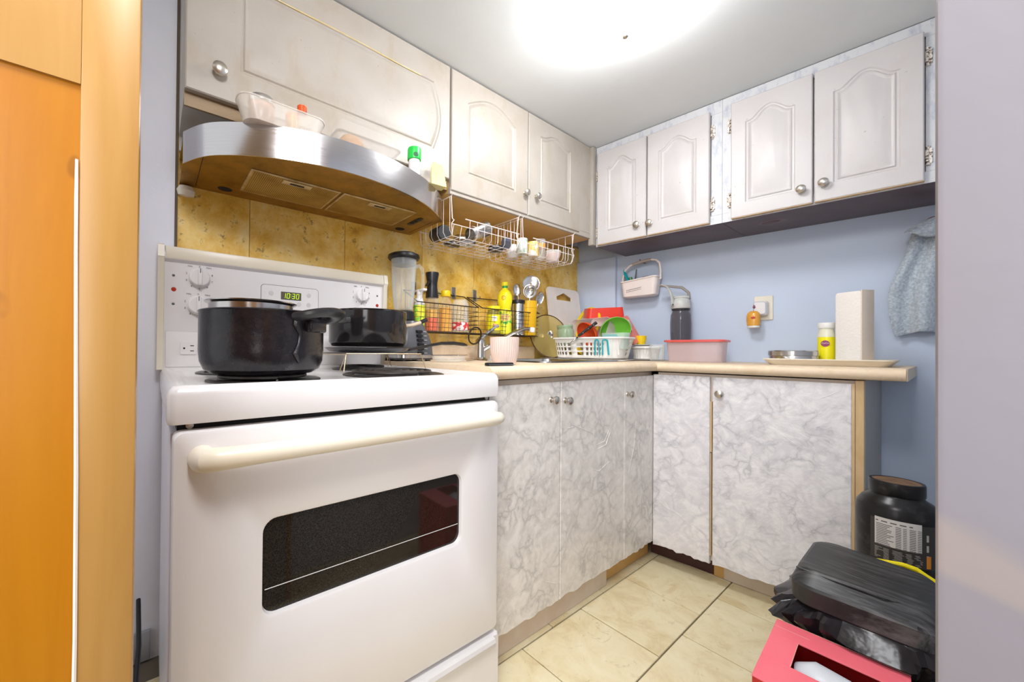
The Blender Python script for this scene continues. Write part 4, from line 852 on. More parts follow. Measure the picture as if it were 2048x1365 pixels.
# glass lid and cutting boards against the tiles
gl = thing('glass_platter', 'large amber glass disc with a dark rim leaning behind the dish rack', 'platter', (.10, 1.83, CZ))
def disc(c, nrm, r, dome, n=40, rings=6):
    c = Vector(c); nrm = Vector(nrm).normalized(); u = Vector((0, 0, 1)); u = (u-nrm*u.dot(nrm)).normalized(); w = nrm.cross(u)
    lp = [[c+(u*cos(a)+w*sin(a))*r*k+nrm*dome*(1-k*k) for a in [2*pi*j/n for j in range(n)]] for k in [1-i/rings*.98 for i in range(rings+1)]]
    return lp
gc = (.115, 1.815, CZ+.132); gn = (.93, -.30, .22)
dl = disc(gc, gn, .126, .022)
build('glass', MB().loft(dl, False, True), m_amber, gl)
build('rim', MB().tube(dl[0], .0030, 6, closed=True), MAT('dark_bronze_rim', (.10, .05, .03), .3, .6), gl, 'dark rim')
bs = thing('cutting_board', 'white plastic cutting board with a handle slot leaning on the brown tiles', 'cutting board', (.05, 2.05, CZ))
def board(y0, y1, h, r, hole):
    out = [(u, v) for u, v in rr(y1-y0, h, r, 6, (y1-y0)/2, h/2)]
    if hole:
        cxh, czh = hole
        pts = [(.078, -.022), (.078, -.002), (.0, .026), (-.078, -.002), (-.078, -.022)]
        hp = [(cxh+a, czh+b) for a, b in pts]
        def cast(poly, a):
            dx, dy = cos(a), sin(a); best = None
            for i in range(len(poly)):
                x1, y1_ = poly[i][0]-cxh, poly[i][1]-czh; x2, y2_ = poly[(i+1) % len(poly)][0]-cxh, poly[(i+1) % len(poly)][1]-czh
                ex, ey = x2-x1, y2_-y1_; D_ = dx*ey-dy*ex
                if abs(D_) < 1e-12: continue
                t = (x1*ey-y1_*ex)/D_; q = (x1*dy-y1_*dx)/D_
                if t > 0 and -1e-6 <= q <= 1+1e-6 and (best is None or t > best): best = t
            return (cxh+dx*best, czh+dy*best)
        A = sorted(set(round(math.atan2(v-czh, u-cxh), 5) for u, v in out+hp))
        inn = [cast(hp, a) for a in A]; out = [cast(out, a) for a in A]
    f = lambda u, v, d: (.075-.055*v/h*1.0+d, y0+u, CZ+.001+v)
    L_ = [[f(u, v, 0) for u, v in out], [f(u, v, .008) for u, v in out]]
    if hole: L_ += [[f(u, v, .008) for u, v in inn], [f(u, v, 0) for u, v in inn], [f(u, v, 0) for u, v in out]]; return MB().loft(L_, False, False)
    return MB().loft(L_)
build('board', board(1.90, 2.235, .440, .035, (.168, .385)), MAT('cream_board_plastic', (.84, .77, .70), .45), bs)
solo('cutting_board', MB().box((.022, 1.80, CZ+.001), (.030, 1.895, CZ+.25), .003), m_amber, 'narrow amber glass board standing between the amber glass disc and the white cutting board', 'cutting board')
# ------------------------------------------------------------------ dish rack
RCX, RCY, RW, RD, RZ = .272, 1.985, .43, .235, CZ+.0095
rk = thing('dish_rack', 'white oval plastic dish rack with slotted sides in the worktop corner', 'dish rack', SH((RCX, RCY, RZ)))
nA, nC = 160, 13
def ring(w, d, n=nA):
    out = []
    for j in range(n):
        a = 2*pi*j/n; c_, s_ = cos(a), sin(a); e = .55
        out.append((RCX+w/2*math.copysign(abs(c_)**e, c_), RCY+d/2*math.copysign(abs(s_)**e, s_)))
    return out
H = .108; vs = []; fs = []
for k in range(nC+1):
    t = k/nC; w = RW-.05*(1-t); d = RD-.04*(1-t)
    vs += [(x, y, RZ+H*t) for x, y in ring(w, d)]
for k in range(nC):
    for j in range(nA):
        front = nA*.5 < j < nA
        cell = (k in (2, 3, 5, 6, 8, 9)) and j % 2 == 0
        sec = (j*12)//nA
        hole = cell and sec in (6, 7, 8, 9) if front else cell and sec in (0, 1, 4, 5)
        if hole and not (front and sec == 7 and (j % 40) < 4): continue
        j2 = (j+1) % nA; fs.append((k*nA+j, k*nA+j2, (k+1)*nA+j2, (k+1)*nA+j))
wall = MB(); wall.add(vs, fs)
m_wplast = MAT('white_rack_plastic', (.84, .82, .78), .35)
build('slotted_wall', wall.map(SH), m_wplast, rk, mods=solid(.0018))
build('rim', MB().loft([[(x, y, z) for x, y in ring(RW+a, RD+a)] for a, z in ((0, RZ+H-.004), (.016, RZ+H-.004), (.018, RZ+H), (.012, RZ+H+.005), (-.004, RZ+H+.003), (-.004, RZ+H-.004))], False, False).map(SH), m_wplast, rk, 'flared white rim')
build('floor', MB().loft([[(x, y, RZ+z) for x, y in ring(RW-.05, RD-.04)] for z in (0, .003)]).map(SH), m_wplast, rk)
m_teal = MAT('teal_plastic', (.01, .42, .48), .35)
for k, (x, mt, lb) in enumerate(((.385, m_teal, 'teal prong'), (.424, m_teal, 'teal prong'), (.458, m_wplast, None))):
    q = []
    for a in range(9): an = pi*a/8; q.append((x-.0095*cos(an), .088+.010*sin(an)))
    q = [(x-.013, .02)]+q+[(x+.010, .02)]
    build('prong', MB().tube([SH((u, RCY-RD/2-.0045+.017*(1-v/.108)+ (0 if u < .42 else (u-.42)*.9), RZ+v)) for u, v in q], .0046, 6, sx=.7), mt, rk, lb)
lps = []
rnd = random.Random(5)
for i in range(25):
    u = i/24; x = .06+.47*u
    lps.append([SH((x, 1.815+.02*sin(u*7)+v*.06, CZ+(.0006 if v == 3 else .0015+.007*abs(sin(u*9.5+v))*(1 if v == 0 else .5)))) for v in range(4)])
solo('paper_sheet', MB().loft(lps, False, False, closed=False), MAT('off_white_paper', (.82, .76, .68), .7), 'wavy off-white paper sheet spread under the dish rack', 'paper', mods=solid(.0006))
# things in the rack
def T3(cx, cy, cz, ax=(1, 0, 0), an=0, rz=0):
    M = Matrix.Rotation(rz, 4, 'Z') @ Matrix.Rotation(an, 4, Vector(ax)); M.translation = Vector((cx, cy, cz)); return lambda p: M @ Vector(p)
def open_box(w, d, h, r, th=.002, taper=.9):
    L_ = lambda k, z, g=0: [(x, y, z) for x, y in rr(w*k-g, d*k-g, r, 5)]
    return MB().loft([L_(taper, 0), L_(1, h), L_(1, h, 2*th), L_(taper, th, 2*th)])
def open_bowl(r, h, th=.002, seg=40):
    P_ = [(r*sin(a), h*(1-cos(a))) for a in [k*pi/2/9 for k in range(1, 10)]]
    return MB().lathe([(.002, 0)]+P_+[(a-th, b) for a, b in P_[::-1]]+[(.002, th)], seg=seg)
t = thing('glass_jar', 'wide-mouth pale green glass jar upside down in the left of the dish rack', 'jar', SH((.185, 1.955, RZ+.09)))
build('glass', MB().lathe([(.040, 0), (.046, .004), (.047, .085), (.042, .094), (.043, .098), (.043, .118), (.041, .118), (.040, .096), (.044, .084), (.043, .006)], seg=32).map(T3(.165, 1.90, RZ+.070, (1, 0, 0), 0.1)), m_glassg, t)
build('thread', MB().tube([T3(.165, 1.90, RZ+.070, (1, 0, 0), .1)((.0445*cos(a), .0445*sin(a), .108)) for a in [k*2*pi/24 for k in range(24)]], .0016, 6, closed=True), m_glassg, t)
for k, (x, y, z, dx, lab) in enumerate(((.095, 1.86, 1.12, -.02, 'steel fork standing at the left end of the dish rack'),)):
    t = thing('fork', lab, 'fork', SH((x, y, RZ+.02)))
    a, b = Vector(SH((x, y+.01, RZ+.02))), Vector(SH((x+dx, y-.02, z-.03)))
    build('handle', MB().tube([a, b], [.004, .003], 6, sx=.5), m_steel, t)
    d_ = (b-a).normalized(); s_ = d_.cross(cdir).normalized()
    build('head', MB().tube([b, b+d_*.012], [.004, .010], 8, sx=.3), m_steel, t)
    for q in (-1.5, -.5, .5, 1.5): build('tine', MB().tube([b+d_*.012+s_*q*.0052, b+d_*.05+s_*q*.0055], [.0017, .001], 5), m_steel, t)
spoon('tea_spoon', SH((.12, 1.87, RZ+.015)), SH((.095, 1.835, RZ+.115)), (.022, .015, .005), 'steel teaspoon beside the fork in the dish rack, leaning left')
spoon('tea_spoon', SH((.13, 1.88, RZ+.015)), SH((.135, 1.85, RZ+.110)), (.022, .016, .005), 'steel teaspoon right beside the pale green jar in the dish rack')
solo('plastic_ring', MB().lathe([(.098, 0), (.104, .003), (.104, .012), (.098, .014), (.084, .008), (.083, .003)], seg=48, cap0=False, cap1=False).map(T3(*SH((.205, 2.105, RZ+.195)), (1, 0, 0), 1.32, -.35)), m_yel, 'yellow ring-shaped plastic lid standing on edge in the dish rack', 'plastic lid')
solo('food_container', open_box(.30, .17, .085, .03).map(T3(*SH((.262, 2.085, RZ+.115)), (1, 0, 0), 1.18, -.25)), m_frost, 'large frosted pink food container tilted on its side in the dish rack', 'container')
t = solo('yellow_cup', open_bowl(.035, .045).map(T3(*SH((.205, 2.0, RZ+.06)), (1, 0, 0), 2.6)), m_yel, 'small yellow bowl just above the rack rim behind the pale green jar', 'bowl')
solo('lunch_box', open_box(.205, .12, .058, .022, .003, .93).map(T3(*SH((.272, 2.14, RZ+.292)), (0.9, .35, 0), pi+.10, .05)), m_red, 'red rectangular box upside down on top of the dish pile', 'container')
solo('food_container', open_box(.215, .15, .05, .02).map(T3(*SH((.335, 2.12, RZ+.205)), (.9, .3, 0), pi-.25, -.35)), m_frost, 'frosted pink container under the red box, tilted to the right', 'container')
m_redo = MAT('orange_red_plastic', (.78, .09, .02), .3)
solo('red_bowl', open_bowl(.068, .050, .0025).map(T3(*SH((.300, 1.985, RZ+.150)), (.75, -.65, 0), 1.95, .4)), m_redo, 'orange-red bowl standing on edge in the dish rack', 'bowl')
solo('green_bowl', open_bowl(.078, .050, .0025).map(T3(*SH((.385, 2.02, RZ+.165)), (.80, .6, 0), 1.95, .2)), MAT('lime_green_plastic', (.22, .62, .06), .3), 'lime green bowl standing on edge right of the red bowl', 'bowl')
solo('plastic_tray', MB().loft([[(x, y, z) for x, y in rr(.16, .11, .02)] for z in (0, .006)]).map(T3(*SH((.425, 2.12, RZ+.155)), (.3, 1, 0), 1.2, .2)), MAT('coral_plastic', (.75, .22, .18), .35), 'coral red flat piece leaning behind the lime green bowl', 'tray')
kf = thing('kitchen_knife', 'knife with a black riveted handle resting on the rack rim', 'knife', SH((.30, 1.87, RZ+H)))
ka, kb = Vector(SH((.295, 1.850, RZ+.118))), Vector(SH((.365, 1.900, RZ+.190)))
build('handle', MB().tube([ka, ka.lerp(kb, .3), ka.lerp(kb, .75), kb], [.008, .0095, .009, .011], 8, sx=.8), m_black, kf, 'black handle')
kd = (kb-ka).normalized()
for q in (.25, .55, .82): p_ = ka.lerp(kb, q)+cdir*.0085; build('rivet', MB().lathe([(.0028, 0), (.002, .0012)], p_, cdir, 10), m_steel, kf)
build('blade', MB().loft([[ka, ka+Vector((0, 0, -.012))], [ka-kd*.03, ka-kd*.03+Vector((0, 0, -.012))], [ka-kd*.075+Vector((0, .01, -.004)), ka-kd*.072+Vector((0, .01, -.008))]], False, False, closed=False), m_steel, kf, mods=solid(.0014))
tt = thing('clear_container', 'clear plastic container with a teal lid at the right end of the rack', 'container', SH((.43, 1.975, RZ+.05)))
build('box', open_box(.125, .085, .085, .018, .0015, .9).map(T3(*SH((.430, 1.965, RZ+.050)), (1, 0, 0), 0)), CLEAR('clear_mint_plastic', (.70, .85, .76), .22, .2), tt)
build('lid', MB().loft([[(x, y, z) for x, y in rr(.085, .055, .018)] for z in (0, .004, .008)]).map(T3(*SH((.412, 1.945, RZ+.100)), (1, 0, 0), 1.1)), m_teal, tt, 'teal lid')
# ------------------------------------------------------------------ back wall side of the worktop
t = thing('casserole_dish', 'white ribbed ceramic dish with a flat white lid right of the rack', 'dish', SH((.475, 2.16, CZ)))
c_ = SH((.487, 2.17, 0))
build('dish', ribbed([(.050, 0, 0), (.058, .004, .5), (.066, .050, 1), (.070, .055, 0), (.067, .056, 0), (.056, .008, 0)], c_[0], c_[1], CZ+.006, 96, .0009), m_wplast, t)
build('lid', MB().lathe([(.070, .0565), (.080, .060), (.080, .066), (.060, .072), (.001, .073)], (c_[0], c_[1], CZ+.006), seg=44), m_wplast, t)
solo('white_plate', MB().lathe([(.05, 0), (.085, .003), (.098, .0052), (.097, .0058), (.05, .003)], (c_[0]+.004, c_[1], CZ), seg=44), m_wplast, 'thin white plate under the white ribbed dish', 'plate')
solo('small_plate', MB().lathe([(.03, 0), (.05, .003), (.062, .006), (.06, .007), (.03, .004)], (c_[0]-.02, c_[1]+.0, CZ+.0795), seg=36), m_wplast, 'small white saucer on top of the white ribbed dish', 'plate')
solo('yellow_cup', MB().lathe([(.020, 0), (.024, .006), (.029, .048), (.027, .048), (.022, .008)], (c_[0]-.028, c_[1], CZ+.087), seg=28), m_yel, 'small yellow cup on the saucer right of the dish rack', 'cup')
gm = thing('glass_mug', 'ridged clear glass mug between the white dish and the pink container', 'mug', SH((.585, 2.06, CZ)))
c2 = SH((.590, 2.05, 0))
build('glass', ribbed([(.028, 0, 0), (.031, .004, 1), (.033, .075, 1), (.033, .085, 0), (.031, .085, 0), (.028, .008, 0)], c2[0], c2[1], CZ, 48, .001), m_glass, gm)
build('handle', MB().tube([(c2[0]-.026, c2[1]-.02, CZ+.070), (c2[0]-.040, c2[1]-.030, CZ+.066), (c2[0]-.046, c2[1]-.034, CZ+.045), (c2[0]-.040, c2[1]-.030, CZ+.025), (c2[0]-.026, c2[1]-.02, CZ+.018)], .0042, 8), m_glass, gm)
fc = thing('food_container', 'frosted pink food container with a flat coral red lid on the worktop', 'container', SH((.735, 2.12, CZ)))
build('box', open_box(.228, .145, .095, .025, .0018, .94).map(T3(*SH((.735, 2.115, CZ)), rz=.11)), m_frost, fc)
build('lid', MB().loft([[(x, y, z) for x, y in rr(w, d, .028)] for w, d, z in ((.240, .160, 0), (.247, .167, .001), (.247, .167, .009), (.240, .160, .011))]).map(T3(*SH((.735, 2.115, CZ+.0955)), rz=.11)), CLEAR('coral_red_lid', (.85, .12, .10), .8, .3), fc, 'coral red lid')
wb = thing('water_bottle', 'smoky grey water bottle with a pale grey cap and swing handle', 'bottle', SH((.625, 2.25, CZ)))
c3 = SH((.622, 2.245, 0))
build('body', MB().lathe([(.040, 0), (.045, .004), (.047, .06), (.044, .10), (.047, .14), (.048, .20), (.045, .245), (.038, .262), (.036, .268), (.034, .268), (.042, .244), (.043, .1), (.04, .006)], (c3[0], c3[1], CZ), seg=36), m_smoke, wb, 'smoky grey body')
m_pgrey = MAT('pale_grey_plastic', (.54, .55, .52), .4)
build('collar', MB().lathe([(.0395, .2685), (.041, .272), (.041, .276), (.036, .277)], (c3[0], c3[1], CZ), seg=36), m_blackm, wb, 'dark seal ring')
build('cap', MB().lathe([(.043, .2775), (.0445, .281), (.044, .305), (.040, .322), (.036, .326), (.036, .331), (.0385, .333), (.0385, .341), (.034, .344), (.001, .344)], (c3[0], c3[1], CZ), seg=36), m_pgrey, wb, 'pale grey cap')
def strap(pts, w, th):
    return MB().loft([[(x, y-w, z-th), (x, y+w, z-th), (x, y+w, z+th), (x, y-w, z+th)] for x, y, z in pts])
fx, fy = c3[0]-.022, c3[1]-.040
build('handle', MB().tube([(fx, fy, CZ+.295), (fx-.002, fy-.003, CZ+.330), (fx-.010, fy, CZ+.365), (fx-.030, fy+.010, CZ+.395), (fx-.060, fy+.025, CZ+.412), (fx-.082, fy+.045, CZ+.412)], [.013, .0125, .012, .012, .011, .008], 10, sx=.5), m_pgrey, wb, 'pale grey swing handle')
build('handle_back', MB().tube([(c3[0]+.030, c3[1]+.032, CZ+.33), (c3[0]+.024, c3[1]+.034, CZ+.365), (c3[0]-.005, c3[1]+.03, CZ+.395), (fx-.045, fy+.05, CZ+.408), (fx-.082, fy+.047, CZ+.412)], [.010, .0115, .012, .011, .008], 10, sx=.6), MAT('brown_grey_plastic', (.34, .30, .27), .45), wb, 'brownish rear arm')
build('pivot', MB().lathe([(.0035, 0), (.003, .002)], (fx+.004, fy-.0115, CZ+.298), (.5, -.86, 0), 12), m_black, wb)
# tray and things on it
tr = thing('serving_tray', 'long cream plastic tray near the end of the worktop', 'tray', SH((1.19, 2.05, CZ)))
def trl(g, z): return [SH((x, y, z)) for x, y in rr(.335+g, .22+g, .025, 5, 1.185, 2.045)]
build('tray', MB().loft([trl(-.03, CZ), trl(0, CZ+.018), trl(.008, CZ+.021), trl(.008, CZ+.025), trl(-.002, CZ+.025), trl(-.034, CZ+.004)]), m_cream, tr)
TZ = CZ+.0043
tn = thing('round_tin', 'low round polished steel tin on the tray', 'tin', SH((1.085, 2.06, TZ)))
c4 = SH((1.085, 2.055, 0))
build('body', MB().lathe([(.072, 0), (.074, .002), (.074, .030), (.0725, .033), (.072, .032)], (c4[0], c4[1], TZ), seg=48), m_steel, tn)
build('lid', MB().lathe([(.0735, .0322), (.0765, .0325), (.0765, .050), (.074, .053), (.070, .052), (.001, .051)], (c4[0], c4[1], TZ), seg=48), m_steel, tn)
c5 = SH((1.150, 2.110, 0))
pk = thing('juice_carton_bottle', 'small yellow-labelled bottle with a white cap beside the paper towel', 'bottle', SH((1.175, 2.13, TZ)))
c5 = SH((1.172, 2.115, 0))
build('body', MB().lathe([(.024, 0), (.0265, .004), (.0265, .118), (.022, .135), (.0225, .143)], (c5[0], c5[1], TZ), seg=28), MAT('pale_yellow_contents', (.78, .76, .60), .3), pk)
build('label', MB().lathe([(.0268, .006), (.0268, .108)], (c5[0], c5[1], TZ), seg=28, cap0=False, cap1=False), m_yel2, pk, 'yellow label')
build('cap', MB().lathe([(.0245, .1432), (.0255, .146), (.0255, .163), (.0235, .166), (.001, .166)], (c5[0], c5[1], TZ), seg=28), m_wplast, pk, 'white cap')
cd2 = Vector((1.466-c5[0], -.02-c5[1], 0)).normalized(); td2 = Vector((-cd2.y, cd2.x, 0)); pp = Vector((c5[0], c5[1], TZ+.082))+cd2*.0272-td2*.004
build('badge', MB().lathe([(.0125, -.002), (.0125, .0008), (.001, .0010)], pp, cd2, 24), MAT('maroon_badge', (.28, .03, .12), .4), pk, 'maroon round badge')
text('badge_lettering', 'CoCo', .0085, m_wplast, pk, pp+cd2*.0016+Vector((0, 0, .0015)), td2, (0, 0, 1))
c6 = SH((1.247, 2.075, 0))
def mat_towelroll():
    m, N, L, P = nt('embossed_paper'); v = texco(N, L); P.inputs['Base Color'].default_value = (.86, .82, .78, 1); P.inputs['Roughness'].default_value = .8
    w = N.new('ShaderNodeTexVoronoi'); w.inputs['Scale'].default_value = 130; L.new(v, w.inputs['Vector']); bump(N, L, P, w.outputs['Distance'], .6, .002); return m
pr_ = thing('paper_towel', 'tall folded stack of embossed white paper towels standing on the tray', 'paper towel', (c6[0], c6[1], TZ))
build('towels', MB().loft([[T3(c6[0], c6[1], TZ+z, rz=-.50)((x, y, 0)) for x, y in rr(w, .052, .007, 4)] for w, z in ((.082, 0), (.084, .004), (.084, .268), (.080, .276), (.070, .278))]), mat_towelroll(), pr_)
build('shaded_side', MB().loft([[T3(c6[0], c6[1], TZ+z, rz=-.50)((x, y, 0)) for x, y in rr(.003, .054, .001, 2, .0436, 0)] for z in (0.001, .281)]), MAT('beige_side_shade', (.74, .62, .50), .8), pr_, 'beige side with shade in its colour')  # right side of the stack, its shade put into the beige colour
# outlet and freshener
YW = 2.352
ol = thing('wall_outlet', 'cream wall outlet plate on the blue wall', 'outlet', SH((.928, YW, 1.185)))
build('plate', MB().loft([[SH((x, YW-d, z)) for x, z in rr(w, h, .004, 3, .930, 1.183)] for w, h, d in ((.070, .118, .0002), (.070, .118, .004), (.066, .114, .006))]), m_cream, ol)
af = thing('air_freshener', 'plug-in air freshener with an amber scent bottle in the wall outlet', 'air freshener', SH((.915, YW-.03, 1.10)))
build('plug', MB().loft([[SH((x, YW-d, z)) for x, z in rr(w, h, .010, 4, .925, 1.180)] for w, h, d in ((.050, .070, .0065), (.052, .072, .020), (.050, .068, .038), (.040, .055, .046))]), m_white, af)
build('sprayer_mark', MB().lathe([(.003, 0), (.006, -.012), (.002, -.016)], SH((.905, YW-.047, 1.196)), (0, 0, 1), 10), MAT('purple_print', (.25, .08, .12), .4), af)
q6 = SH((.905, YW-.058, 0))
build('scent_bottle', MB().lathe([(.016, .000), (.024, .004), (.0265, .020), (.0265, .050), (.023, .064), (.013, .074), (.001, .076)], (q6[0], q6[1], 1.092), seg=28, sy=.75), MAT('amber_scent_oil', (.78, .40, .07), .15, col2=(.74, .34, .05), scale=30), af, 'amber bottle')
build('red_oval', MB().lathe([(.009, 0), (.008, .0012), (.001, .0014)], (q6[0]+.004, q6[1]-.0195, 1.133), (.1, -1, 0), 20, sy=.62), MAT('dark_red_oval', (.50, .03, .02), .4), af, 'small red oval')
build('base_ring', MB().lathe([(.021, -.006), (.024, -.004), (.024, .004)], (q6[0], q6[1], 1.091), seg=24, sy=.75), m_wplast, af)
# hanging caddy
kd_ = thing('hanging_caddy', 'cream plastic caddy hanging by its handle on the blue wall', 'caddy', SH((.40, 2.28, 1.29)))
m_caddy = MAT('cream_pink_plastic', (.84, .75, .70), .4); m_cadgrip = MAT('taupe_plastic', (.46, .38, .33), .45)
cT = T3(*SH((.405, 2.292, 1.283)), rz=.10)
def cl_(w, d, z, dy=0): 
    out = []
    for x, y in rr(w, d, .022, 6, 0, dy):
        out.append(cT((x, y, z + (.10*(x)+.006*sin(x*38) if z > .08 else .02*x))))
    return out
build('bowl', MB().loft([cl_(.155, .065, 0), cl_(.175, .078, .006), cl_(.195, .088, .095), cl_(.207, .098, .096), cl_(.207, .098, .102), cl_(.190, .084, .102), cl_(.170, .072, .008)]), m_caddy, kd_)
for r_ in range(2):
    for k in range(12): build('drain_hole', MB().lathe([(.0017, 0), (.0017, .002)], cT((-.060+k*.0068, -.0418-.0018*r_*-1-.0012, .040-.010*r_+.001*k)), (-.11, -1, -.1), 8), m_hole, kd_)
hnd = [(.102, 0, .092), (.104, 0, .14), (.098, 0, .185), (.080, 0, .205), (.055, 0, .211)]
build('handle', MB().tube([cT(p) for p in hnd], [.0065, .0062, .0062, .0065, .0065], 8), m_caddy, kd_)
build('handle', MB().tube([cT(p) for p in [(-.100, 0, .075), (-.098, 0, .12), (-.088, 0, .165), (-.060, 0, .190), (-.045, 0, .195)]], .0062, 8), m_caddy, kd_)
build('grip', MB().tube([cT(p) for p in [(-.045, 0, .195), (-.02, 0, .202), (.02, 0, .209), (.055, 0, .211)]], .0085, 8), m_cadgrip, kd_, 'taupe grip')
solo('wall_nail', MB().tube([SH((.405, YW, 1.488)), SH((.405, YW-.055, 1.490)), SH((.405, YW-.070, 1.500))], .004, 8), MAT('dull_hook', (.35, .28, .24), .4, .5), 'small dull hook carrying the cream caddy', 'hook')
br_ = thing('dish_brush', 'teal and green brush sticking up at the left of the cream caddy', 'brush', cT((-.07, 0, .03)))
build('handle', MB().tube([cT((-.045, .0, .02)), cT((-.065, 0, .10)), cT((-.085, 0, .145)), cT((-.094, 0, .172))], [.006, .012, .013, .004], 10, sx=.6), m_teal, br_, 'teal handle')
build('head', MB().tube([cT((-.035, -.01, .03)), cT((-.052, -.01, .12))], [.008, .010], 8), MAT('dark_green_plastic', (.05, .22, .05), .4), br_, 'green edge')
solo('black_stick', MB().tube([cT((-.035, -.01, .03)), cT((-.022, 0, .165))], [.004, .0035], 8), m_black, 'thin black stick standing in the cream caddy', 'utensil')
solo('scrub_pad', MB().lathe([(.02, 0), (.034, .01), (.036, .03), (.015, .042), (.001, .044)], cT((.03, 0, .075)), (0, 0, 1), 16, sx=1.1, sy=.7), MAT('brown_sponge', (.48, .32, .24), .9, bmp=.8, bscale=90), 'brown scrubbing pad lying in the cream caddy', 'sponge')
# towel
def mat_terry():
    m, N, L, P = nt('blue_grey_terry'); v = texco(N, L); P.inputs['Roughness'].default_value = .95; P.inputs['Sheen Weight'].default_value = .3
    L.new(ramp(N, L, noise(N, L, v, 130, 3), [(.35, (.38, .44, .50)), (.65, (.60, .66, .72))]), P.inputs['Base Color'])
    bump(N, L, P, noise(N, L, v, 190, 2), 1., .004); return m
m_terry = mat_terry()
tl = thing('hand_towel', 'pale blue-grey terry hand towel hanging from a hook beside the white wall', 'towel', SH((1.40, 2.27, 1.02)))
rows = []
ctrl = [(1.490, 1.425, 1.475, .030), (1.47, 1.385, 1.49, .045), (1.43, 1.372, 1.50, .050), (1.38, 1.368, 1.505, .052), (1.31, 1.345, 1.51, .056), (1.25, 1.325, 1.515, .060), (1.20, 1.315, 1.52, .062), (1.13, 1.318, 1.52, .060), (1.07, 1.326, 1.515, .056), (1.03, 1.335, 1.50, .050)]
for i, (z, xl, xr, dp_) in enumerate(ctrl):
    row = []
    for j in range(29):
        u = j/28; x = xl+(xr-xl)*u; sp = min(1, i/5)
        row.append(SH((x, 2.338-dp_*(.35+.65*(.5+.5*sin(u*13+i*.25)))*(.4+.6*sin(pi*min(1, u*1.4+.08))), z+(.028*u*sin(u*3) if i == len(ctrl)-1 else 0)+.012*sin(u*5)*sp)))
    rows.append(row)
build('cloth', MB().loft(rows, False, False, closed=False), m_terry, tl, mods=lambda o: (solid(.005)(o), o.modifiers.new('s', 'SUBSURF').__setattr__('levels', 1)))
fl_ = []
for i, (x, z, dz) in enumerate(((1.465, 1.492, .05), (1.43, 1.485, .062), (1.40, 1.470, .062), (1.372, 1.452, .042), (1.356, 1.436, .012))):
    fl_.append([SH((x+.006*j, 2.27-.018*sin(pi*j/6)-.004*i, z-dz*j/6)) for j in range(7)])
build('top_fold', MB().loft(fl_, False, False, closed=False), m_terry, tl, 'folded-over top corner', mods=lambda o: (solid(.006)(o), o.modifiers.new('s', 'SUBSURF').__setattr__('levels', 1)))
build('care_tag', MB().box((1.408, 2.262, 1.428), (1.420, 2.264, 1.458)).map(SH), m_cream, tl, 'cream tag')
solo('towel_hook', MB().lathe([(.006, 0), (.006, .05), (.018, .055), (.020, .064), (.015, .072), (.001, .074)], SH((1.436, YW-.001, 1.472)), (-.11, -1, 0), 20), MAT('mauve_knob', (.36, .22, .24), .35), 'mauve round wall knob holding the towel', 'hook')

# ------------------------------------------------------------------ on the floor
def tubjar(name, cx, cy, z, label, full=True):
    t = thing(name, label, 'tub', (cx, cy, z))
    m_t = MAT('dusty_black_plastic', (.010, .009, .009), .28, col2=(.045, .042, .04), scale=26, lo=.55, hi=.75, spec=.3)
    build('body', MB().lathe([(.068, .001), (.078, .006), (.081, .03), (.082, .175), (.079, .200), (.068, .218), (.054, .228), (.051, .234)], (cx, cy, z), seg=48), m_t, t)
    build('lid', MB().lathe([(.0530, .2345), (.0545, .237), (.0545, .268), (.053, .272), (.047, .2722), (.046, .2712)], (cx, cy, z), seg=48, cap1=False), m_t, t, 'black screw lid')
    build('lid_top', MB().lathe([(.0462, .2700), (.0462, .2712), (.001, .2714)], (cx, cy, z), seg=36), MAT('brown_stained_lid', (.20, .11, .05), .5, col2=(.08, .04, .02), scale=30), t, 'brown stained lid top')
    return t
TX, TY, TB = 1.372, 1.760, .318
tj = tubjar('supplement_tub', TX, TY, TB, 'large dusty black supplement tub with a printed nutrition label')
tubjar('black_tub', TX, TY+.03, .001, 'black tub underneath the labelled one, hidden in the shade behind the bin')
cd3 = Vector((1.466-TX, -.02-TY, 0)).normalized(); a3 = math.atan2(cd3.y, cd3.x)
def tpatch(name, a0, a1, z0, z1, mat, R=.0824, label=None):
    lp = []
    for k in range(11):
        a = a3+a0+(a1-a0)*k/10; c, s_ = cos(a), sin(a)
        lp.append([(TX+R*c, TY+R*s_, TB+z0), (TX+R*c, TY+R*s_, TB+z1), (TX+(R+.0004)*c, TY+(R+.0004)*s_, TB+z1), (TX+(R+.0004)*c, TY+(R+.0004)*s_, TB+z0)])
    return build(name, MB().loft(lp), mat, tj, label)
tpatch('label', -.62, 1.0, .055, .172, MAT('dark_label', (.035, .03, .028), .4), label='dark printed label')
tpatch('nutrition_panel', -.50, .56, .098, .176, MAT('white_label', (.62, .58, .54), .5), .0829, 'white nutrition panel')
m_ink = MAT('label_ink', (.07, .06, .06), .5)
g = MB(); rnd = random.Random(9)
def arcline(mb, a0, a1, z, h, R):
    lp = []
    for k in range(5):
        a = a3+a0+(a1-a0)*k/4; c, s_ = cos(a), sin(a); lp.append([(TX+R*c, TY+R*s_, TB+z), (TX+R*c, TY+R*s_, TB+z+h), (TX+(R+.0003)*c, TY+(R+.0003)*s_, TB+z+h), (TX+(R+.0003)*c, TY+(R+.0003)*s_, TB+z)])
    mb.loft(lp)
for k in range(13):
    z = .099+k*.0048; arcline(g, -.46, -.46+rnd.uniform(.25, .42), z, .0016, .0833); arcline(g, -.02, .10, z, .0016, .0833); arcline(g, .14, .22, z, .0014, .0833); arcline(g, .28, .42, z, .0016, .0833); arcline(g, .46, .55, z, .0014, .0833)
arcline(g, -.47, .35, .1645, .0028, .0833)
build('nutrition_print', g, m_ink, tj)
g = MB()
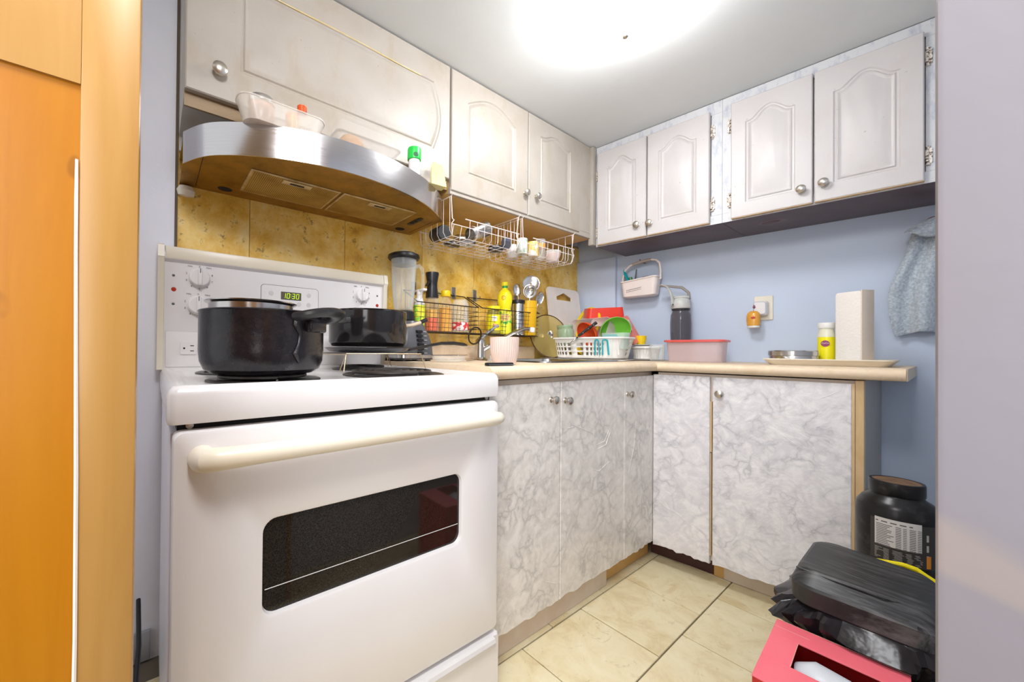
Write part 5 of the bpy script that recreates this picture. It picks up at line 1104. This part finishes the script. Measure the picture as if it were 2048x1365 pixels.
for k in range(9): arcline(g, -.50, .60-rnd.uniform(0, .12), .060+k*.0036, .0010, .0829)
for k in range(3): arcline(g, .68, .74, .075+k*.028, .018, .0829)
build('small_print', g, MAT('pale_ink', (.45, .42, .38), .5), tj)
tpatch('orange_strip', .68, .80, .058, .092, MAT('orange_ink', (.70, .24, .02), .5), .0829)
solo('yellow_strap', MB().tube([(1.30, 1.60, .380), (1.345, 1.61, .392), (1.39, 1.62, .396), (1.412, 1.625, .392), (1.427, 1.628, .380), (1.442, 1.63, .370), (1.50, 1.64, .36)], [.004, .005, .006, .0065, .007, .008, .008], 8, sx=1.0), MAT('bright_yellow_strap', (.88, .72, .0), .4), 'bright yellow loop between the bin lid and the black tubs', 'strap')
# bin
bn = thing('trash_bin', 'black plastic trash bin with a scratched sloping lid', 'trash bin', (1.345, 1.41, 0))
def rl(x0, x1, y0, y1, r, z, zr=0): return [(x, y, z+zr*(x-x0)) for x, y in rr(x1-x0, y1-y0, r, 7, (x0+x1)/2, (y0+y1)/2)]
build('body', MB().loft([rl(1.26, 1.45, 1.30, 1.50, .03, .002), rl(1.262, 1.450, 1.298, 1.525, .04, .33), rl(1.25, 1.455, 1.290, 1.535, .05, .345), rl(1.25, 1.455, 1.290, 1.535, .05, .352)]), m_black, bn)
def mat_lid():
    m, N, L, P = nt('scratched_black_plastic'); v = texco(N, L)
    f = ramp(N, L, noise(N, L, texco(N, L, (2, 26, 5)), 5, 8, .7), [(.45, (.010, .010, .010)), (.66, (.14, .135, .135))])
    f2 = ramp(N, L, noise(N, L, v, 9, 3), [(.4, (0, 0, 0)), (.65, (1, 1, 1))])
    L.new(mixc(N, L, f2, (.02, .02, .02), f), P.inputs['Base Color']); P.inputs['Roughness'].default_value = .42; return m
m_lid = mat_lid()
lo = [rl(1.232, 1.470, 1.268, 1.548, .045, .350), rl(1.228, 1.474, 1.262, 1.552, .048, .356), rl(1.226, 1.476, 1.260, 1.554, .050, .395), rl(1.229, 1.473, 1.264, 1.551, .048, .402), rl(1.236, 1.466, 1.298, 1.545, .040, .424), rl(1.242, 1.462, 1.302, 1.540, .038, .4275)]
def lidcut(p):
    k = max(0, (p[0]-1.36)/.11)**2
    return (p[0], p[1]-.075*k if p[1] > 1.45 else p[1]+(.02*k if p[1] < 1.36 else 0), p[2]-.012*k)
build('lid', MB().loft(lo).map(lidcut), m_lid, bn, 'scratched black lid', ang=16)
build('lid_crease', MB().tube([(1.236, 1.305, .4225), (1.30, 1.296, .4225), (1.38, 1.296, .4225), (1.44, 1.312, .4225)], .0022, 6).map(lidcut), m_lid, bn)
bg_ = MB(); rnd = random.Random(11); n = 150; lps = []
base = []
for k in range(n):
    pass
def ringpt(a, g):
    c, s_ = cos(a), sin(a); e = .45
    return 1.358+(.115+g)*math.copysign(abs(c)**e, c), 1.415+(.130+g)*math.copysign(abs(s_)**e, s_)
ph = [rnd.uniform(0, 6.28) for _ in range(12)]
def wob(a, k): return sum(sin(a*f+ph[(i+k) % 12])*m_ for i, (f, m_) in enumerate(((7, .35), (13, .3), (23, .28), (37, .22))))
for i, (z, g, am) in enumerate(((.345, -.006, .0), (.356, .004, .001), (.348, .020, .008), (.335, .032, .012), (.318, .035, .014), (.300, .020, .010), (.285, .014, .010), (.268, .010, .010), (.250, .012, .012), (.235, .010, .010))):
    row = []
    for k in range(n):
        a = 2*pi*k/n; left = max(0, cos(a-pi*1.08))**2
        w_ = wob(a, i//2)+.5*wob(a*1.0+i*.35, 3)
        x, y = ringpt(a, g*(1+.55*left)+am*w_); row.append((x, y, z-.010*left*i*.4+am*.8*wob(a+.2*i, 5)))
    lps.append(row)
bg_.loft(lps, False, False)
m_bag = MAT('glossy_black_film', (.012, .010, .012), .20, col2=(.02, .016, .018), scale=20, bmp=.22, bscale=11, bdist=.01, spec=.25)
build('bin_bag', bg_, m_bag, bn, 'crumpled glossy black bin bag', flat=False, ang=18, mods=solid(.001))
# pink box
px_ = thing('cardboard_box', 'pink and red cardboard box with a cut-out slot in front of the bin', 'box', (1.31, 1.11, 0))
m_pink = MAT('pink_card', (.88, .16, .20), .4, col2=(.84, .13, .17), scale=5); m_rcard = MAT('dark_red_card', (.50, .01, .01), .35)
bx0, bx1, by0, by1, bz = 1.212, 1.418, .985, 1.248, .300
def skew(p): return (p[0]+(p[1]-1.25)*-.05, p[1]+(p[0]-1.2)*.02, p[2])
build('side', MB().box((bx0, by0, .001), (bx0+.003, by1, bz-.003)).map(skew), m_rcard, px_, 'dark red side'); build('side', MB().box((bx1-.003, by0, .001), (bx1, by1, bz-.003)).map(skew), m_rcard, px_, 'dark red side')
build('side', MB().box((bx0+.0031, by1-.003, .001), (bx1-.0031, by1, bz-.003)).map(skew), m_rcard, px_); build('side', MB().box((bx0+.0031, by0, .001), (bx1-.0031, by0+.003, bz-.003)).map(skew), m_rcard, px_)
sx0, sx1, sy0, sy1 = 1.258, 1.410, 1.075, 1.178
top = MB().box((bx0-.001, sy1, bz-.0028), (bx1, by1, bz), .0006, 1).box((bx0-.001, by0, bz-.0028), (bx1, sy0, bz), .0006, 1).box((bx0-.001, sy0, bz-.0028), (sx0, sy1, bz)).box((sx1, sy0, bz-.0028), (bx1, sy1, bz))
build('top', top.map(skew), m_pink, px_, 'pink top with a slot')
build('crease', MB().box((bx0, 1.2135, bz+.0001), (bx0+.06, 1.2142, bz+.0004)).map(skew), MAT('card_crease', (.85, .60, .5), .7), px_)
build('raw_edge', MB().box((bx0-.0014, by0, bz-.0012), (bx0-.0010, by1, bz+.0003)).box((bx0, by1, bz-.0012), (bx1, by1+.0005, bz+.0003)).box((sx0-.0006, sy0, bz+.0001), (sx0, sy1, bz+.0004)).map(skew), MAT('raw_card', (.80, .60, .42), .8), px_, 'pale raw card edge')
gh = thing('grey_appliance', 'pale grey curved plastic handle seen inside the pink box', 'appliance', (1.32, 1.12, .004))
hp_ = [(1.266, 1.120, .266), (1.290, 1.122, .277), (1.325, 1.118, .276), (1.355, 1.10, .255), (1.375, 1.09, .225), (1.385, 1.08, .18)]
build('handle', MB().tube([skew(p) for p in hp_], [.034, .040, .038, .034, .028, .024], 16, sx=.55), MAT('pale_grey_shell', (.66, .68, .72), .35), gh)
build('body', MB().box((1.24, 1.02, .004), (1.39, 1.20, .17), .03, 4).map(skew), MAT('grey_shell', (.35, .36, .38), .4), gh)
# clear boxes right of the bin
for k in range(4):
    z = .004+.062*k
    tub('clear_box', 1.478, 1.23, .085, .12, .058, z, CLEAR('greenish_clear_plastic', (.62, .68, .60), .22, .15) if k == 0 else bpy.data.materials['greenish_clear_plastic'], 'greenish clear food box right of the pink box, ' + ('at the bottom of its stack', 'second from the bottom', 'third from the bottom', 'topmost of its stack')[k], 'food box', taper=.9, r=.012, group='stacked clear boxes')
# left of the stove
solo('power_cord', MB().tube([(.02, -.05, .20), (.15, -.045, .14), (.30, -.05, .09), (.42, -.03, .05), (.50, -.02, .02)], .006, 8), m_black, 'black cord on the floor left of the stove', 'cord')
struct('baseboard_left', MB().box((.0005, -1.1, 0), (.012, -.02, .09), .002), MAT('grey_baseboard', (.42, .44, .48), .5))
struct('trim_2', MB().box((.268, 1.952, 1.560), (.2945, 1.985, ZC-.003), .001), m_cabL, label='white filler strip in the upper cabinet corner')
struct('trim_3', MB().box((-.0005, .0285, 1.29), (.004, .036, ZC-.001)), MAT('dark_joint', (.12, .09, .06), .7), label='dark joint where the left wall meets the cabinets')
print('done')
